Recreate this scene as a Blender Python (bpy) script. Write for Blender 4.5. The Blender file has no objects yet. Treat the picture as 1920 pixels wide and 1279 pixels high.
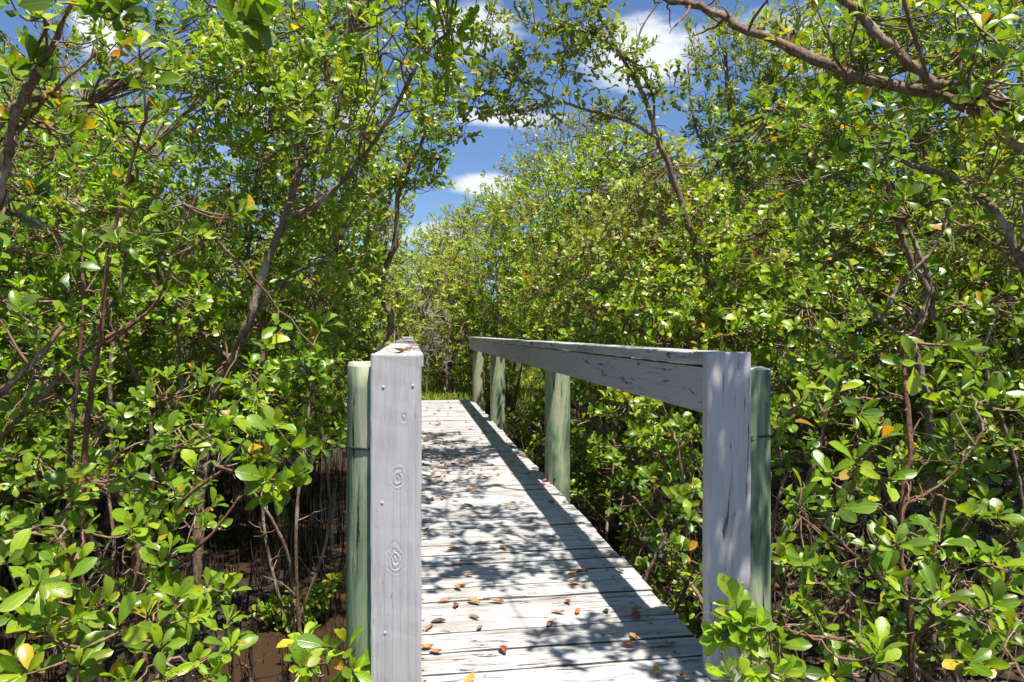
import bpy, bmesh, math, random
import numpy as np
from mathutils import Vector
C = bpy.context.scene.collection
rng = np.random.default_rng(11)
random.seed(5)
PI = math.pi

# ------------------------------------------------------------------ camera
TH = math.radians(8.53); CAMZ = 1.02; F = 1280.0
cd = bpy.data.cameras.new('camera'); cam = bpy.data.objects.new('camera', cd); C.objects.link(cam)
cam.location = (0, 0, CAMZ); cam.rotation_euler = (PI/2, 0, -TH)
cd.lens = 24; cd.sensor_width = 36; cd.shift_y = -15.5/1920; cd.clip_end = 600; cd.clip_start = .05
bpy.context.scene.camera = cam

# ------------------------------------------------------------------ light
SUN = Vector((.131, -.32, .957)).normalized()
sd = bpy.data.lights.new('sun', 'SUN'); so = bpy.data.objects.new('sun', sd); C.objects.link(so)
sd.energy = 5.0; sd.angle = math.radians(.53); sd.color = (1, .955, .87)
so.rotation_euler = SUN.to_track_quat('Z', 'Y').to_euler()
V = bpy.context.scene.view_settings
V.view_transform = 'Standard'; V.look = 'None'; V.gamma = 1; V.exposure = 0.95

def nodes(nt):
    nt.nodes.clear()
    def n(t, **k):
        x = nt.nodes.new('ShaderNode'+t)
        for a, b in k.items():
            if a.startswith('i_'):
                key = a[2:]; key = int(key) if key.isdigit() else key.replace('_', ' ')
                x.inputs[key].default_value = b
            else: setattr(x, a, b)
        return x
    return n, nt.links.new

w = bpy.data.worlds.new('World'); bpy.context.scene.world = w; w.use_nodes = True
n, L = nodes(w.node_tree)
sky = n('TexSky', sky_type='NISHITA', sun_disc=False, sun_elevation=math.asin(SUN.z),
        sun_rotation=math.atan2(SUN.x, SUN.y), dust_density=.3, ozone_density=3.0, air_density=1.0)
bg = n('Background', i_Strength=.058)
tc = n('TexCoord'); sep = n('SeparateXYZ'); L(tc.outputs['Generated'], sep.inputs[0])
def m(op, a, b=None, c=None):
    x = n('Math', operation=op)
    for i, v in enumerate((a, b, c)):
        if v is None: continue
        if isinstance(v, (int, float)): x.inputs[i].default_value = v
        else: L(v, x.inputs[i])
    return x.outputs[0]
# azimuth / elevation, as tangents about the bridge axis
az = m('DIVIDE', sep.outputs[0], m('MAXIMUM', m('ABSOLUTE', sep.outputs[1]), .02))
el = m('DIVIDE', sep.outputs[2], m('MAXIMUM', m('ABSOLUTE', sep.outputs[1]), .02))
def pxdir(px, py):
    a, b = (px-960)/F, (624-py)/F
    x = a*math.cos(TH)+math.sin(TH); y = -a*math.sin(TH)+math.cos(TH)
    return x/y, b/y
tot = None
for px, py, rx, ry, s in ((905, 345, 85, 28, 1.25), (1215, 100, 140, 80, 1.1), (900, 50, 110, 60, .85), (960, 222, 130, 26, .95),
                          (190, 50, 60, 60, 1.2), (830, 440, 90, 35, .9), (1500, 60, 160, 90, .9), (560, 200, 220, 90, .8), (1120, 270, 90, 30, .8)):
    a0, e0 = pxdir(px, py)
    da = m('DIVIDE', m('SUBTRACT', az, a0), rx/F); de = m('DIVIDE', m('SUBTRACT', el, e0), ry/F)
    g = m('MULTIPLY', m('EXPONENT', m('MULTIPLY', m('ADD', m('MULTIPLY', da, da), m('MULTIPLY', de, de)), -.9)), s)
    tot = g if tot is None else m('MAXIMUM', tot, g)
mp = n('Mapping'); mp.inputs['Scale'].default_value = (1, 1, 2.6); L(tc.outputs['Generated'], mp.inputs[0])
nz = n('TexNoise', i_Scale=7.5, i_Detail=9.0, i_Roughness=.6); L(mp.outputs[0], nz.inputs['Vector'])
nb = n('TexNoise', i_Scale=1.7, i_Detail=2.0); L(mp.outputs[0], nb.inputs['Vector'])
bgc = m('MULTIPLY', m('SUBTRACT', nb.outputs[0], .5), 1.6)
cl = m('ADD', m('MAXIMUM', tot, bgc), m('MULTIPLY', m('SUBTRACT', nz.outputs[0], .5), 1.7))
mr = n('MapRange', interpolation_type='SMOOTHSTEP'); L(cl, mr.inputs[0]); mr.inputs[1].default_value = .38; mr.inputs[2].default_value = .95
mx = n('MixRGB'); L(mr.outputs[0], mx.inputs[0]); 
tintm = n('MixRGB', blend_type='MULTIPLY'); tintm.inputs[0].default_value = 1; tintm.inputs[2].default_value = (.98, 1.12, 1.32, 1)
L(sky.outputs[0], tintm.inputs[1]); L(tintm.outputs[0], mx.inputs[1]); mx.inputs[2].default_value = (8.6, 9.0, 9.6, 1)
L(mx.outputs[0], bg.inputs[0]); wo = n('OutputWorld'); L(bg.outputs[0], wo.inputs[0])
w.cycles.sampling_method = 'MANUAL'; w.cycles.sample_map_resolution = 512

# ------------------------------------------------------------------ helpers
RV = np.array((math.cos(TH), -math.sin(TH), 0)); FV = np.array((math.sin(TH), math.cos(TH), 0)); UV_ = np.array((0, 0, 1.))
def P(px, py, d):
    return np.array((0, 0, CAMZ)) + d*((px-960)/F*RV + FV + (624-py)/F*UV_)
def project(p):
    q = p - np.array((0, 0, CAMZ)); z = q@FV
    return 960+F*(q@RV)/z, 624-F*q[..., 2]/z, z
def nrm(a): return a/np.maximum(np.linalg.norm(a, axis=-1, keepdims=True), 1e-9)

def link(name, me, mat, parent=None, loc=None):
    o = bpy.data.objects.new(name, me); C.objects.link(o)
    if mat is not None and len(me.materials) == 0: me.materials.append(mat)
    if parent: o.parent = parent
    if loc is not None: o.location = loc
    return o
def tag(o, label=None, cat=None, group=None, kind=None):
    for k, v in (('label', label), ('category', cat), ('group', group), ('kind', kind)):
        if v: o[k] = v
    return o
def empty(name, loc=(0, 0, 0)):
    o = bpy.data.objects.new(name, None); o.empty_display_size = .1; C.objects.link(o); o.location = loc; return o

def np_mesh(name, verts, quads=None, tris=None, smooth=True, uv=None, attrs=None):
    me = bpy.data.meshes.new(name)
    parts = []; starts = []; tot_ = []; s = 0
    if quads is not None and len(quads):
        parts.append(quads.reshape(-1)); starts.append(s+4*np.arange(len(quads))); tot_.append(np.full(len(quads), 4)); s += 4*len(quads)
    if tris is not None and len(tris):
        parts.append(tris.reshape(-1)); starts.append(s+3*np.arange(len(tris))); tot_.append(np.full(len(tris), 3)); s += 3*len(tris)
    loops = np.concatenate(parts).astype(np.int32); starts = np.concatenate(starts).astype(np.int32)
    me.vertices.add(len(verts)); me.vertices.foreach_set('co', np.ascontiguousarray(verts, np.float32).reshape(-1))
    me.loops.add(len(loops)); me.loops.foreach_set('vertex_index', loops)
    me.polygons.add(len(starts)); me.polygons.foreach_set('loop_start', starts)
    me.update(calc_edges=True)
    me.polygons.foreach_set('use_smooth', np.full(len(starts), smooth))
    if uv is not None:
        l = me.uv_layers.new(name='leaf'); l.data.foreach_set('uv', np.ascontiguousarray(uv[loops], np.float32).reshape(-1))
    for k, a in (attrs or {}).items():
        at = me.attributes.new(k, 'FLOAT', 'POINT'); at.data.foreach_set('value', np.ascontiguousarray(a, np.float32))
    me.update(); return me

def tubes(pts, rad, S=4):
    """pts (N,K,3), rad (N,K) -> verts, quads"""
    N, K, _ = pts.shape
    t = np.empty_like(pts); t[:, 1:-1] = pts[:, 2:]-pts[:, :-2]; t[:, 0] = pts[:, 1]-pts[:, 0]; t[:, -1] = pts[:, -1]-pts[:, -2]
    t = nrm(t)
    ref = np.where((np.abs(nrm(pts[:, -1]-pts[:, 0])[:, 0:1]) < .8), np.array([[1., 0, 0]]), np.array([[0, 1., 0]]))[:, None, :]
    u = nrm(np.cross(t, ref)); v = np.cross(t, u)
    a = np.arange(S)*2*PI/S
    ring = pts[:, :, None]+rad[:, :, None, None]*(np.cos(a)[:, None]*u[:, :, None]+np.sin(a)[:, None]*v[:, :, None])
    base = (np.arange(N)[:, None, None]*K+np.arange(K-1)[None, :, None])*S
    s0 = np.arange(S)[None, None]; s1 = (s0+1) % S
    q = np.stack([base+s0, base+s1, base+S+s1, base+S+s0], -1).reshape(-1, 4)
    return ring.reshape(-1, 3), q
class Acc:
    def __init__(s): s.v = []; s.q = []; s.n = 0
    def add(s, v, q): s.v.append(v); s.q.append(q+s.n); s.n += len(v)
    def mesh(s, name): return np_mesh(name, np.concatenate(s.v), np.concatenate(s.q))

def resample(poly, k):
    """Catmull-Rom through the points"""
    p = np.array(poly, float); n_ = len(p)
    if n_ == 2: return p[0]+(p[1]-p[0])*np.linspace(0, 1, k)[:, None]
    e = np.vstack([2*p[0]-p[1], p, 2*p[-1]-p[-2]])
    out = []
    for t in np.linspace(0, n_-1-1e-6, k):
        i = int(t); f = t-i; a, b, c_, d = e[i:i+4]
        out.append(.5*((2*b)+(-a+c_)*f+(2*a-5*b+4*c_-d)*f*f+(-a+3*b-3*c_+d)*f**3))
    return np.array(out)

# leaf templates: verts (x across, y along, z up), faces
def leaf_template(hi):
    if hi:
        vs = np.array([.10, .30, .55, .78, .94, 1.0]); wd = np.array([.22, .42, .47, .26])
        mid = [(0, a, .10*math.sin(a*PI)-.10*a*a) for a in vs]
        l = [(-w_, a, .10*math.sin(a*PI)-.10*a*a+.32*w_) for a, w_ in zip(vs[1:5], wd)]
        r = [(-x, y, z) for x, y, z in l]
        v = mid+l+r+[(0, 0, 0)]
        q = []; t = []
        for i in range(1, 4):
            q.append((i, i+1, 6+i, 6+i-1)); q.append((i+1, i, 10+i-1, 10+i))
        t += [(0, 1, 6), (1, 0, 10), (4, 5, 9), (5, 4, 13)]
        uv = [(.5, a) for a in vs]+[(.5-w_, a) for a, w_ in zip(vs[1:5], wd)]+[(.5+w_, a) for a, w_ in zip(vs[1:5], wd)]+[(.5, 0)]
        return np.array(v), np.array(q), np.array(t), np.array(uv)
    v = [(0, .08, 0), (-.40, .42, .12), (-.36, .82, .08), (0, 1.04, -.04), (.36, .82, .08), (.40, .42, .12)]
    q = [(0, 3, 2, 1), (0, 5, 4, 3)]
    uv = [(.5, .08), (.1, .42), (.14, .82), (.5, 1), (.86, .82), (.9, .42)]
    return np.array(v), np.array(q), np.zeros((0, 3), int), np.array(uv)
TPL = {True: leaf_template(True), False: leaf_template(False)}
def leaves_mesh(name, pos, d, nn, length, width, tint, rnd, hi):
    v, q, t, uv = TPL[hi]; N = len(pos)
    d = nrm(d); nn = nrm(nn-(nn*d).sum(-1, keepdims=True)*d); x = np.cross(d, nn)
    sx = width[:, None, None]; sy = length[:, None, None]
    bend = rng.uniform(.2, 1.8, N)[:, None, None]; fold = rng.uniform(.3, 1.7, N)[:, None, None]
    zz = v[None, :, 2:3]*fold*width[:, None, None]*1.1 - (v[None, :, 1:2]**2)*.09*bend*sy
    sx = sx*(1+rng.normal(0, .09, (N, len(v), 1)))
    co = pos[:, None]+v[None, :, 0:1]*sx*x[:, None]+v[None, :, 1:2]*sy*d[:, None]+zz*nn[:, None]
    off = (np.arange(N)*len(v))[:, None, None]
    return np_mesh(name, co.reshape(-1, 3), (q[None]+off).reshape(-1, 4), (t[None]+off).reshape(-1, 3) if len(t) else None,
                   uv=np.tile(uv, (N, 1)), attrs={'tint': np.repeat(tint, len(v)), 'rnd': np.repeat(rnd, len(v))})

# ------------------------------------------------------------------ materials
def mat(name):
    mt = bpy.data.materials.new(name); mt.use_nodes = True
    n, L = nodes(mt.node_tree)
    def ramp(src, stops, interp='LINEAR'):
        r = n('ValToRGB'); L(src, r.inputs[0]); cr = r.color_ramp; cr.interpolation = interp
        while len(cr.elements) < len(stops): cr.elements.new(.5)
        for e, (p_, c_) in zip(cr.elements, stops):
            e.position = p_; e.color = (c_, c_, c_, 1) if isinstance(c_, (int, float)) else (*c_, 1)
        return r.outputs[0]
    def mix(f, a, b, mode='MIX'):
        x = n('MixRGB', blend_type=mode)
        for i, v_ in enumerate((f, a, b)):
            if isinstance(v_, (int, float)): x.inputs[i].default_value = v_ if i == 0 else (v_, v_, v_, 1)
            elif isinstance(v_, tuple): x.inputs[i].default_value = (*v_, 1)
            else: L(v_, x.inputs[i])
        return x.outputs[0]
    def math_(op, a, b=None, clamp=False):
        x = n('Math', operation=op, use_clamp=clamp)
        for i, v_ in enumerate((a, b)):
            if v_ is None: continue
            if isinstance(v_, (int, float)): x.inputs[i].default_value = v_
            else: L(v_, x.inputs[i])
        return x.outputs[0]
    def noise(vec, scale, detail=4, rough=.55, stretch=None, dist=0):
        if stretch:
            mp = n('Mapping'); mp.inputs['Scale'].default_value = stretch; L(vec, mp.inputs[0]); vec = mp.outputs[0]
        x = n('TexNoise', i_Scale=float(scale), i_Detail=float(detail), i_Roughness=rough, i_Distortion=float(dist)); L(vec, x.inputs['Vector'])
        return x.outputs[0]
    def finish(col, rough, bump=None, strength=.5, dist=.002, spec=.4, extra=None):
        b = n('BsdfPrincipled'); b.inputs['Specular IOR Level'].default_value = spec
        for key, v_ in (('Base Color', col), ('Roughness', rough)):
            if isinstance(v_, (int, float)): b.inputs[key].default_value = v_
            elif isinstance(v_, tuple): b.inputs[key].default_value = (*v_, 1)
            else: L(v_, b.inputs[key])
        if bump is not None:
            bp = n('Bump', i_Strength=strength, i_Distance=dist); L(bump, bp.inputs['Height']); L(bp.outputs[0], b.inputs['Normal'])
        o = n('OutputMaterial'); sh = b.outputs[0]
        if extra: sh = extra(b)
        L(sh, o.inputs[0]); return b
    return mt, n, L, ramp, mix, math_, noise, finish

def leaf_mat(name, stops, tr=.32, trcol=(2.1, 2.15, .32), rough=.33, back=(.22, .33, .085)):
    mt, n, L, ramp, mix, M, noise, finish = mat(name)
    at = n('Attribute', attribute_name='tint'); rd = n('Attribute', attribute_name='rnd')
    col = ramp(at.outputs['Fac'], stops)
    uv = n('UVMap', uv_map='leaf'); s = n('SeparateXYZ'); L(uv.outputs[0], s.inputs[0])
    mid = M('SUBTRACT', 1, M('MULTIPLY', M('ABSOLUTE', M('SUBTRACT', s.outputs[0], .5)), 26), True)
    # side veins
    ve = M('SINE', M('MULTIPLY', M('SUBTRACT', s.outputs[1], M('MULTIPLY', M('ABSOLUTE', M('SUBTRACT', s.outputs[0], .5)), .8)), 70))
    ve = M('MULTIPLY', M('ADD', ve, 1), .5)
    geo = n('NewGeometry'); tc = n('TexCoord')
    bl = noise(tc.outputs['Object'], 26, 3)
    col = mix(M('MULTIPLY', ramp(bl, [(.35, 0.), (.75, 1.)]), .35), col, (.20, .27, .035))
    col = mix(M('MULTIPLY', ve, .10), col, (.22, .34, .04))
    col = mix(M('MULTIPLY', mid, .55), col, (.34, .46, .08))
    col = mix(M('MULTIPLY', M('LESS_THAN', rd.outputs['Fac'], .28), .45), col, (.075, .11, .03))
    sp = ramp(noise(tc.outputs['Object'], 95, 2), [(.60, 0.), (.66, 1.)])
    spm = M('MULTIPLY', sp, M('GREATER_THAN', rd.outputs['Fac'], .6))
    col = mix(spm, col, (.19, .10, .03))
    isback = geo.outputs['Backfacing']
    col2 = mix(M('MULTIPLY', isback, .42), col, back)
    rg = M('ADD', M('MULTIPLY', isback, .22), rough)
    def ex(b):
        t = n('BsdfTranslucent'); L(mix(1, col, trcol, 'MULTIPLY'), t.inputs[0])
        m_ = n('MixShader'); m_.inputs[0].default_value = tr
        L(b.outputs[0], m_.inputs[1]); L(t.outputs[0], m_.inputs[2]); return m_.outputs[0]
    finish(col2, rg, M('ADD', M('MULTIPLY', mid, -1), M('MULTIPLY', ve, .3)), .35, .001, spec=.5, extra=ex)
    return mt
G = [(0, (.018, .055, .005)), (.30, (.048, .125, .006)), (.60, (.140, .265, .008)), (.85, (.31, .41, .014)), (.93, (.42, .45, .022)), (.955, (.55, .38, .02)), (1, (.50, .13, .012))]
M_LEAF = leaf_mat('mangrove_leaf', G)
M_LIME = leaf_mat('fresh_leaf', [(0, (.06, .17, .010)), (.4, (.155, .31, .009)), (.8, (.33, .46, .014)), (.93, (.46, .52, .025)), (.97, (.62, .45, .02)), (1, (.50, .20, .012))], tr=.36)
M_OLIVE = leaf_mat('olive_leaf', [(0, (.06, .09, .018)), (.4, (.15, .20, .030)), (.8, (.27, .31, .045)), (.93, (.34, .34, .05)), (.96, (.55, .38, .03)), (1, (.45, .16, .02))], rough=.45, back=(.33, .36, .20))
M_FAR = leaf_mat('distant_leaf', [(0, (.07, .12, .014)), (.4, (.22, .30, .03)), (.8, (.40, .46, .05)), (.95, (.42, .45, .06)), (1, (.50, .22, .02))], rough=.45)

def bark(name, a, b, c):
    mt, n, L, ramp, mix, M, noise, finish = mat(name)
    tc = n('TexCoord'); o = tc.outputs['Object']
    n1 = noise(o, 30, 6, .7, (1, 1, .4), 1.0); n2 = noise(o, 60, 4, .7, (1, 1, .5)); n3 = noise(o, 4, 3)
    col = mix(ramp(n1, [(.35, 0.), (.65, 1.)]), a, b)
    col = mix(ramp(n3, [(.52, 0.), (.68, .85)]), col, c)
    col = mix(ramp(n2, [(.3, .8), (.5, 0.)]), col, (.03, .02, .014))
    finish(col, .85, M('ADD', n1, M('MULTIPLY', n2, .6)), .9, .012, spec=.2); return mt
M_BARK = bark('grey_brown_bark', (.14, .085, .058), (.31, .215, .155), (.50, .42, .35))
M_RED = bark('reddish_stem_bark', (.14, .065, .038), (.28, .15, .095), (.34, .22, .16))
M_TWIG = bark('twig_bark', (.15, .085, .050), (.31, .20, .13), (.44, .36, .28))
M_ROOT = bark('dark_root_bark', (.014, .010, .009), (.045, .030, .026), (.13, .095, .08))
M_DEAD = bark('dead_twig_bark', (.22, .18, .14), (.36, .31, .26), (.44, .41, .37))

def paint_mat(name, base, axis, crack=.5, knots=(), rough=.55, grime=.5, var=.06, chip=.5, groove=False, nails=False):
    """weathered white paint over timber, grain along axis"""
    mt, n, L, ramp, mix, M, noise, finish = mat(name)
    tc = n('TexCoord'); oi = n('ObjectInfo')
    ad = n('VectorMath', operation='ADD'); L(tc.outputs['Object'], ad.inputs[0])
    sc = n('VectorMath', operation='SCALE'); sc.inputs[3].default_value = 13.0
    cx = n('CombineXYZ'); [L(oi.outputs['Random'], cx.inputs[i]) for i in range(3)]
    L(cx.outputs[0], sc.inputs[0]); L(sc.outputs[0], ad.inputs[1]); o = ad.outputs[0]
    st = [1, 1, 1]; st[axis] = .055; st = tuple(st)
    st2 = [1, 1, 1]; st2[axis] = .10; st2 = tuple(st2)
    grain = noise(o, 85, 6, .65, st, .4)
    fine = noise(o, 230, 3, .6, st2)
    crk = noise(o, 42, 5, .72, st2, 1.1)
    big = noise(o, 3.2, 4)
    crm = M('MULTIPLY', ramp(crk, [(.325+.045*crack, 1.), (.365+.045*crack, 0.)]), ramp(noise(o, 5, 2), [(.5-.25*crack, 0.), (.62-.2*crack, 1.)]))
    height = M('ADD', M('MULTIPLY', grain, .8), M('MULTIPLY', fine, .35))
    kn = None
    for (kx, kz, r_) in knots:     # rings of the knots telegraphing through the paint
        s = n('SeparateXYZ'); L(tc.outputs['Object'], s.inputs[0])
        wob = M('MULTIPLY', M('SUBTRACT', noise(tc.outputs['Object'], 22, 3), .5), .030)
        dx = M('SUBTRACT', s.outputs[0 if axis != 0 else 1], kx); dz = M('MULTIPLY', M('SUBTRACT', s.outputs[2], kz), .62)
        dd = M('ADD', M('SQRT', M('ADD', M('MULTIPLY', dx, dx), M('MULTIPLY', dz, dz))), wob)
        rings = M('SINE', M('MULTIPLY', dd, 700)); fade = M('SUBTRACT', 1, M('DIVIDE', dd, r_), True)
        h = M('MULTIPLY', rings, M('MULTIPLY', fade, .45)); core = M('MULTIPLY', M('LESS_THAN', dd, .006), .5)
        h = M('SUBTRACT', h, core); height = M('ADD', height, h)
        g_ = M('MULTIPLY', M('POWER', M('MAXIMUM', M('MULTIPLY', rings, -1), 0), 3), M('MULTIPLY', fade, .22)); kn = g_ if kn is None else M('MAXIMUM', kn, g_)
    if groove:                     # long grain grooves standing in the paint
        s = n('SeparateXYZ'); L(tc.outputs['Object'], s.inputs[0])
        wv = M('ADD', s.outputs[0], M('MULTIPLY', M('SUBTRACT', noise(tc.outputs['Object'], 2.5, 2), .5), .014))
        gr = M('POWER', M('ABSOLUTE', M('SINE', M('MULTIPLY', wv, 150))), 9)
        gm = M('MULTIPLY', gr, ramp(noise(tc.outputs['Object'], 12, 2, .5, (1, 1, .12)), [(.45, 0.), (.6, 1.)]))
        height = M('SUBTRACT', height, M('MULTIPLY', gm, .35)); kn = M('MULTIPLY', gm, .2) if kn is None else M('MAXIMUM', kn, M('MULTIPLY', gm, .2))
    height = M('SUBTRACT', height, M('MULTIPLY', crm, 1.5))
    b2 = tuple(x*(1-var*4) for x in base)
    col = mix(ramp(big, [(.3, 0.), (.7, 1.)]), base, tuple(x*(1-var) for x in base))
    col = mix(M('MULTIPLY', ramp(noise(o, 9, 5, .7), [(.48, 0.), (.72, 1.)]), grime*.6), col, (.36, .335, .31))
    wear = ramp(M('ADD', M('MULTIPLY', noise(o, 26, 5, .7, st2), .6), M('MULTIPLY', noise(o, 2.1, 3), .4)), [(.53, 0.), (.58, 1.)])
    col = mix(M('MULTIPLY', wear, chip), col, (.27, .235, .205))
    col = mix(M('MULTIPLY', ramp(grain, [(.36, 1.), (.5, 0.)]), grime*.7), col, (.30, .28, .27))
    col = mix(M('MULTIPLY', crm, .93), col, (.035, .028, .024))
    if kn is not None: col = mix(kn, col, (.22, .20, .20))
    if nails:
        s = n('SeparateXYZ'); L(tc.outputs['Object'], s.inputs[0])
        ax = M('ABSOLUTE', M('SUBTRACT', M('ABSOLUTE', s.outputs[0]), .40)); ay = M('SUBTRACT', M('ABSOLUTE', s.outputs[1]), .038)
        nd = M('SQRT', M('ADD', M('MULTIPLY', ax, ax), M('MULTIPLY', ay, ay)))
        col = mix(M('MULTIPLY', M('SUBTRACT', 1, M('DIVIDE', nd, .022), True), .5), col, (.16, .10, .07)); col = mix(M('LESS_THAN', nd, .0045), col, (.04, .03, .028))
    hue = ramp(oi.outputs['Random'], [(0, .90), (1, 1.0)])
    col = mix(1, col, hue, 'MULTIPLY')
    finish(col, rough, height, .75, .003, spec=.35); return mt
M_DECK = paint_mat('weathered_white_deck_paint', (.475, .465, .46), 0, crack=1.1, grime=.85, var=.12, chip=.7, nails=True)
M_POST = paint_mat('grey_white_post_paint', (.47, .455, .455), 2, crack=.10, knots=((.004, .21, .030), (-.002, -.015, .034), (.02, .376, .014)), grime=.45, chip=.25, groove=True)
M_POST2 = paint_mat('grey_white_post_paint_weathered', (.47, .455, .45), 2, crack=.3, knots=((0, .05, .045),), grime=.5, chip=.3, groove=True)
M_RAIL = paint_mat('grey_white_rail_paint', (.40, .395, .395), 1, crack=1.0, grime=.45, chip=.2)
M_CAPM = paint_mat('worn_white_cap_paint', (.48, .465, .45), 1, crack=.8, grime=.8, chip=.7)

def pole_mat(name, pale):
    mt, n, L, ramp, mix, M, noise, finish = mat(name)
    tc = n('TexCoord'); oi = n('ObjectInfo'); ad = n('VectorMath', operation='ADD'); sc = n('VectorMath', operation='SCALE'); sc.inputs[3].default_value = 9
    cx = n('CombineXYZ'); [L(oi.outputs['Random'], cx.inputs[i]) for i in range(3)]; L(cx.outputs[0], sc.inputs[0])
    L(tc.outputs['Object'], ad.inputs[0]); L(sc.outputs[0], ad.inputs[1]); o = ad.outputs[0]
    a = noise(o, 9, 5, .6, (1, 1, .16), 1.6); b = noise(o, 45, 5, .7, (1, 1, .06), .5); c = noise(o, 3, 3)
    col = ramp(a, [(.25, (.040, .082, .045)), (.44, (.085, .14, .075)), (.53, (.17, .25, .14)), (.66, (.38, .39, .25)), (.8, (.15, .22, .12))])
    col = mix(ramp(c, [(.45-.12*pale, 0.), (.7-.15*pale, .6+.2*pale)]), col, (.36, .36, .24))
    col = mix(ramp(noise(o, 22, 4, .6, (1, 1, .3)), [(.55, 0.), (.68, .5)]), col, (.20, .15, .10))
    ck = ramp(b, [(.345, 1.), (.39, 0.)])
    col = mix(ck, col, (.018, .022, .014))
    finish(col, .8, M('SUBTRACT', M('ADD', a, M('MULTIPLY', b, .5)), ck), .8, .006, spec=.25); return mt
M_POLE = pole_mat('green_treated_pole', 0); M_POLE2 = pole_mat('faded_green_pole', 1)
def plain(name, col, rough=.6, metal=0., var=.25, sc_=30):
    mt, n, L, ramp, mix, M, noise, finish = mat(name)
    tc = n('TexCoord'); x = noise(tc.outputs['Object'], sc_, 4)
    b = finish(mix(ramp(x, [(.35, 0.), (.65, 1.)]), col, tuple(c*(1-var) for c in col)), rough, x, .3, .001)
    b.inputs['Metallic'].default_value = metal; return mt
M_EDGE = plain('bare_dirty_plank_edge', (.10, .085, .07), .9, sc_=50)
M_NAIL = plain('painted_nail_head', (.50, .50, .54), .45)
M_WIRE = plain('dark_wire', (.02, .025, .02), .6)
M_SAW = plain('weathered_end_grain', (.50, .45, .38), .9, sc_=60)
def dry_leaf(name, a, b):
    mt, n, L, ramp, mix, M, noise, finish = mat(name)
    uv = n('UVMap', uv_map='leaf'); s = n('SeparateXYZ'); L(uv.outputs[0], s.inputs[0]); tc = n('TexCoord')
    mid = M('SUBTRACT', 1, M('MULTIPLY', M('ABSOLUTE', M('SUBTRACT', s.outputs[0], .5)), 22), True)
    x = noise(tc.outputs['Object'], 55, 4)
    col = mix(ramp(x, [(.38, 0.), (.62, 1.)]), a, b); col = mix(M('MULTIPLY', mid, .4), col, (.55, .38, .18))
    finish(col, .5, x, .4, .001); return mt
DRY = {'orange': dry_leaf('orange_dry_leaf', (.46, .17, .04), (.26, .085, .025)), 'yellow': dry_leaf('yellow_dry_leaf', (.52, .30, .06), (.42, .18, .04)),
       'red brown': dry_leaf('red_brown_dry_leaf', (.30, .075, .04), (.18, .045, .03)), 'tan': dry_leaf('tan_dry_leaf', (.34, .20, .11), (.20, .10, .055)),
       'litter': dry_leaf('rotting_litter_leaf', (.16, .08, .045), (.07, .04, .025)),
       'dark brown': dry_leaf('dark_brown_dry_leaf', (.10, .05, .03), (.05, .03, .02))}

def mud():
    mt, n, L, ramp, mix, M, noise, finish = mat('mud_and_leaf_litter')
    tc = n('TexCoord'); o = tc.outputs['Object']
    a = noise(o, 2, 5); b = noise(o, 28, 6, .7); v = n('TexVoronoi', i_Scale=19.0); L(o, v.inputs['Vector'])
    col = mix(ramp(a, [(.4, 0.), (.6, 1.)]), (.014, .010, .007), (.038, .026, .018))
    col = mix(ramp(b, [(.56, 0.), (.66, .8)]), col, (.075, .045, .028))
    sp = n('SeparateColor'); L(v.outputs['Color'], sp.inputs[0])
    col = mix(M('MULTIPLY', M('GREATER_THAN', sp.outputs[0], .78), M('LESS_THAN', v.outputs['Distance'], .45)), col, (.10, .05, .026))
    finish(col, ramp(a, [(.38, .22), (.6, .9)]), M('ADD', b, M('MULTIPLY', v.outputs['Distance'], .6)), .9, .03); return mt
M_MUD = mud()
def water():
    mt, n, L, ramp, mix, M, noise, finish = mat('brown_still_water')
    tc = n('TexCoord'); x = noise(tc.outputs['Object'], 7, 3)
    finish((.045, .026, .015), .18, x, .12, .01, spec=.2); return mt
M_WATER = water()

# ------------------------------------------------------------------ ground and water
def hgt(x, y):
    s = np.clip((y-9.2)/1.6, 0, 1); s = s*s*(3-2*s)
    low = -.80-.10*np.exp(-((x+.75)**2/.5+(y-4.3)**2/1.0))+.07*np.sin(1.3*x+.7*y)+.05*np.sin(3.1*x-1.9*y+1)+.02*np.sin(9*x+4*y)*np.sin(7*y-3*x)
    r = np.clip((x-1.0)/1.2, 0, 1); low = low+.24*r*r*(3-2*r)
    l = np.clip((-2.6-x)/1.5, 0, 1); low = low+.14*l
    hi = -.07+.03*np.sin(2.1*x+.3)*np.sin(1.7*y)
    return low*(1-s)+hi*s
gx = np.concatenate([np.linspace(-250, -14, 14), np.linspace(-13.5, 13.5, 180), np.linspace(14, 250, 14)])
gy = np.concatenate([np.linspace(-60, -6, 8), np.linspace(-5.7, 24, 200), np.linspace(26, 400, 16)])
X_, Y_ = np.meshgrid(gx, gy); gv = np.stack([X_, Y_, hgt(X_, Y_)], -1).reshape(-1, 3)
W_ = len(gx); i_ = (np.arange(len(gy)-1)[:, None]*W_+np.arange(W_-1)[None]).reshape(-1)
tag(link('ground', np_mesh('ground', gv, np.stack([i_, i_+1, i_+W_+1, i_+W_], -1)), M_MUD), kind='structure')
wv = np.array([(-9, -6, -.775), (9, -6, -.775), (9, 10.3, -.775), (-9, 10.3, -.775)], float)
tag(link('water', np_mesh('water', wv, np.array([[0, 1, 2, 3]]), smooth=False), M_WATER), kind='structure')

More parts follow.
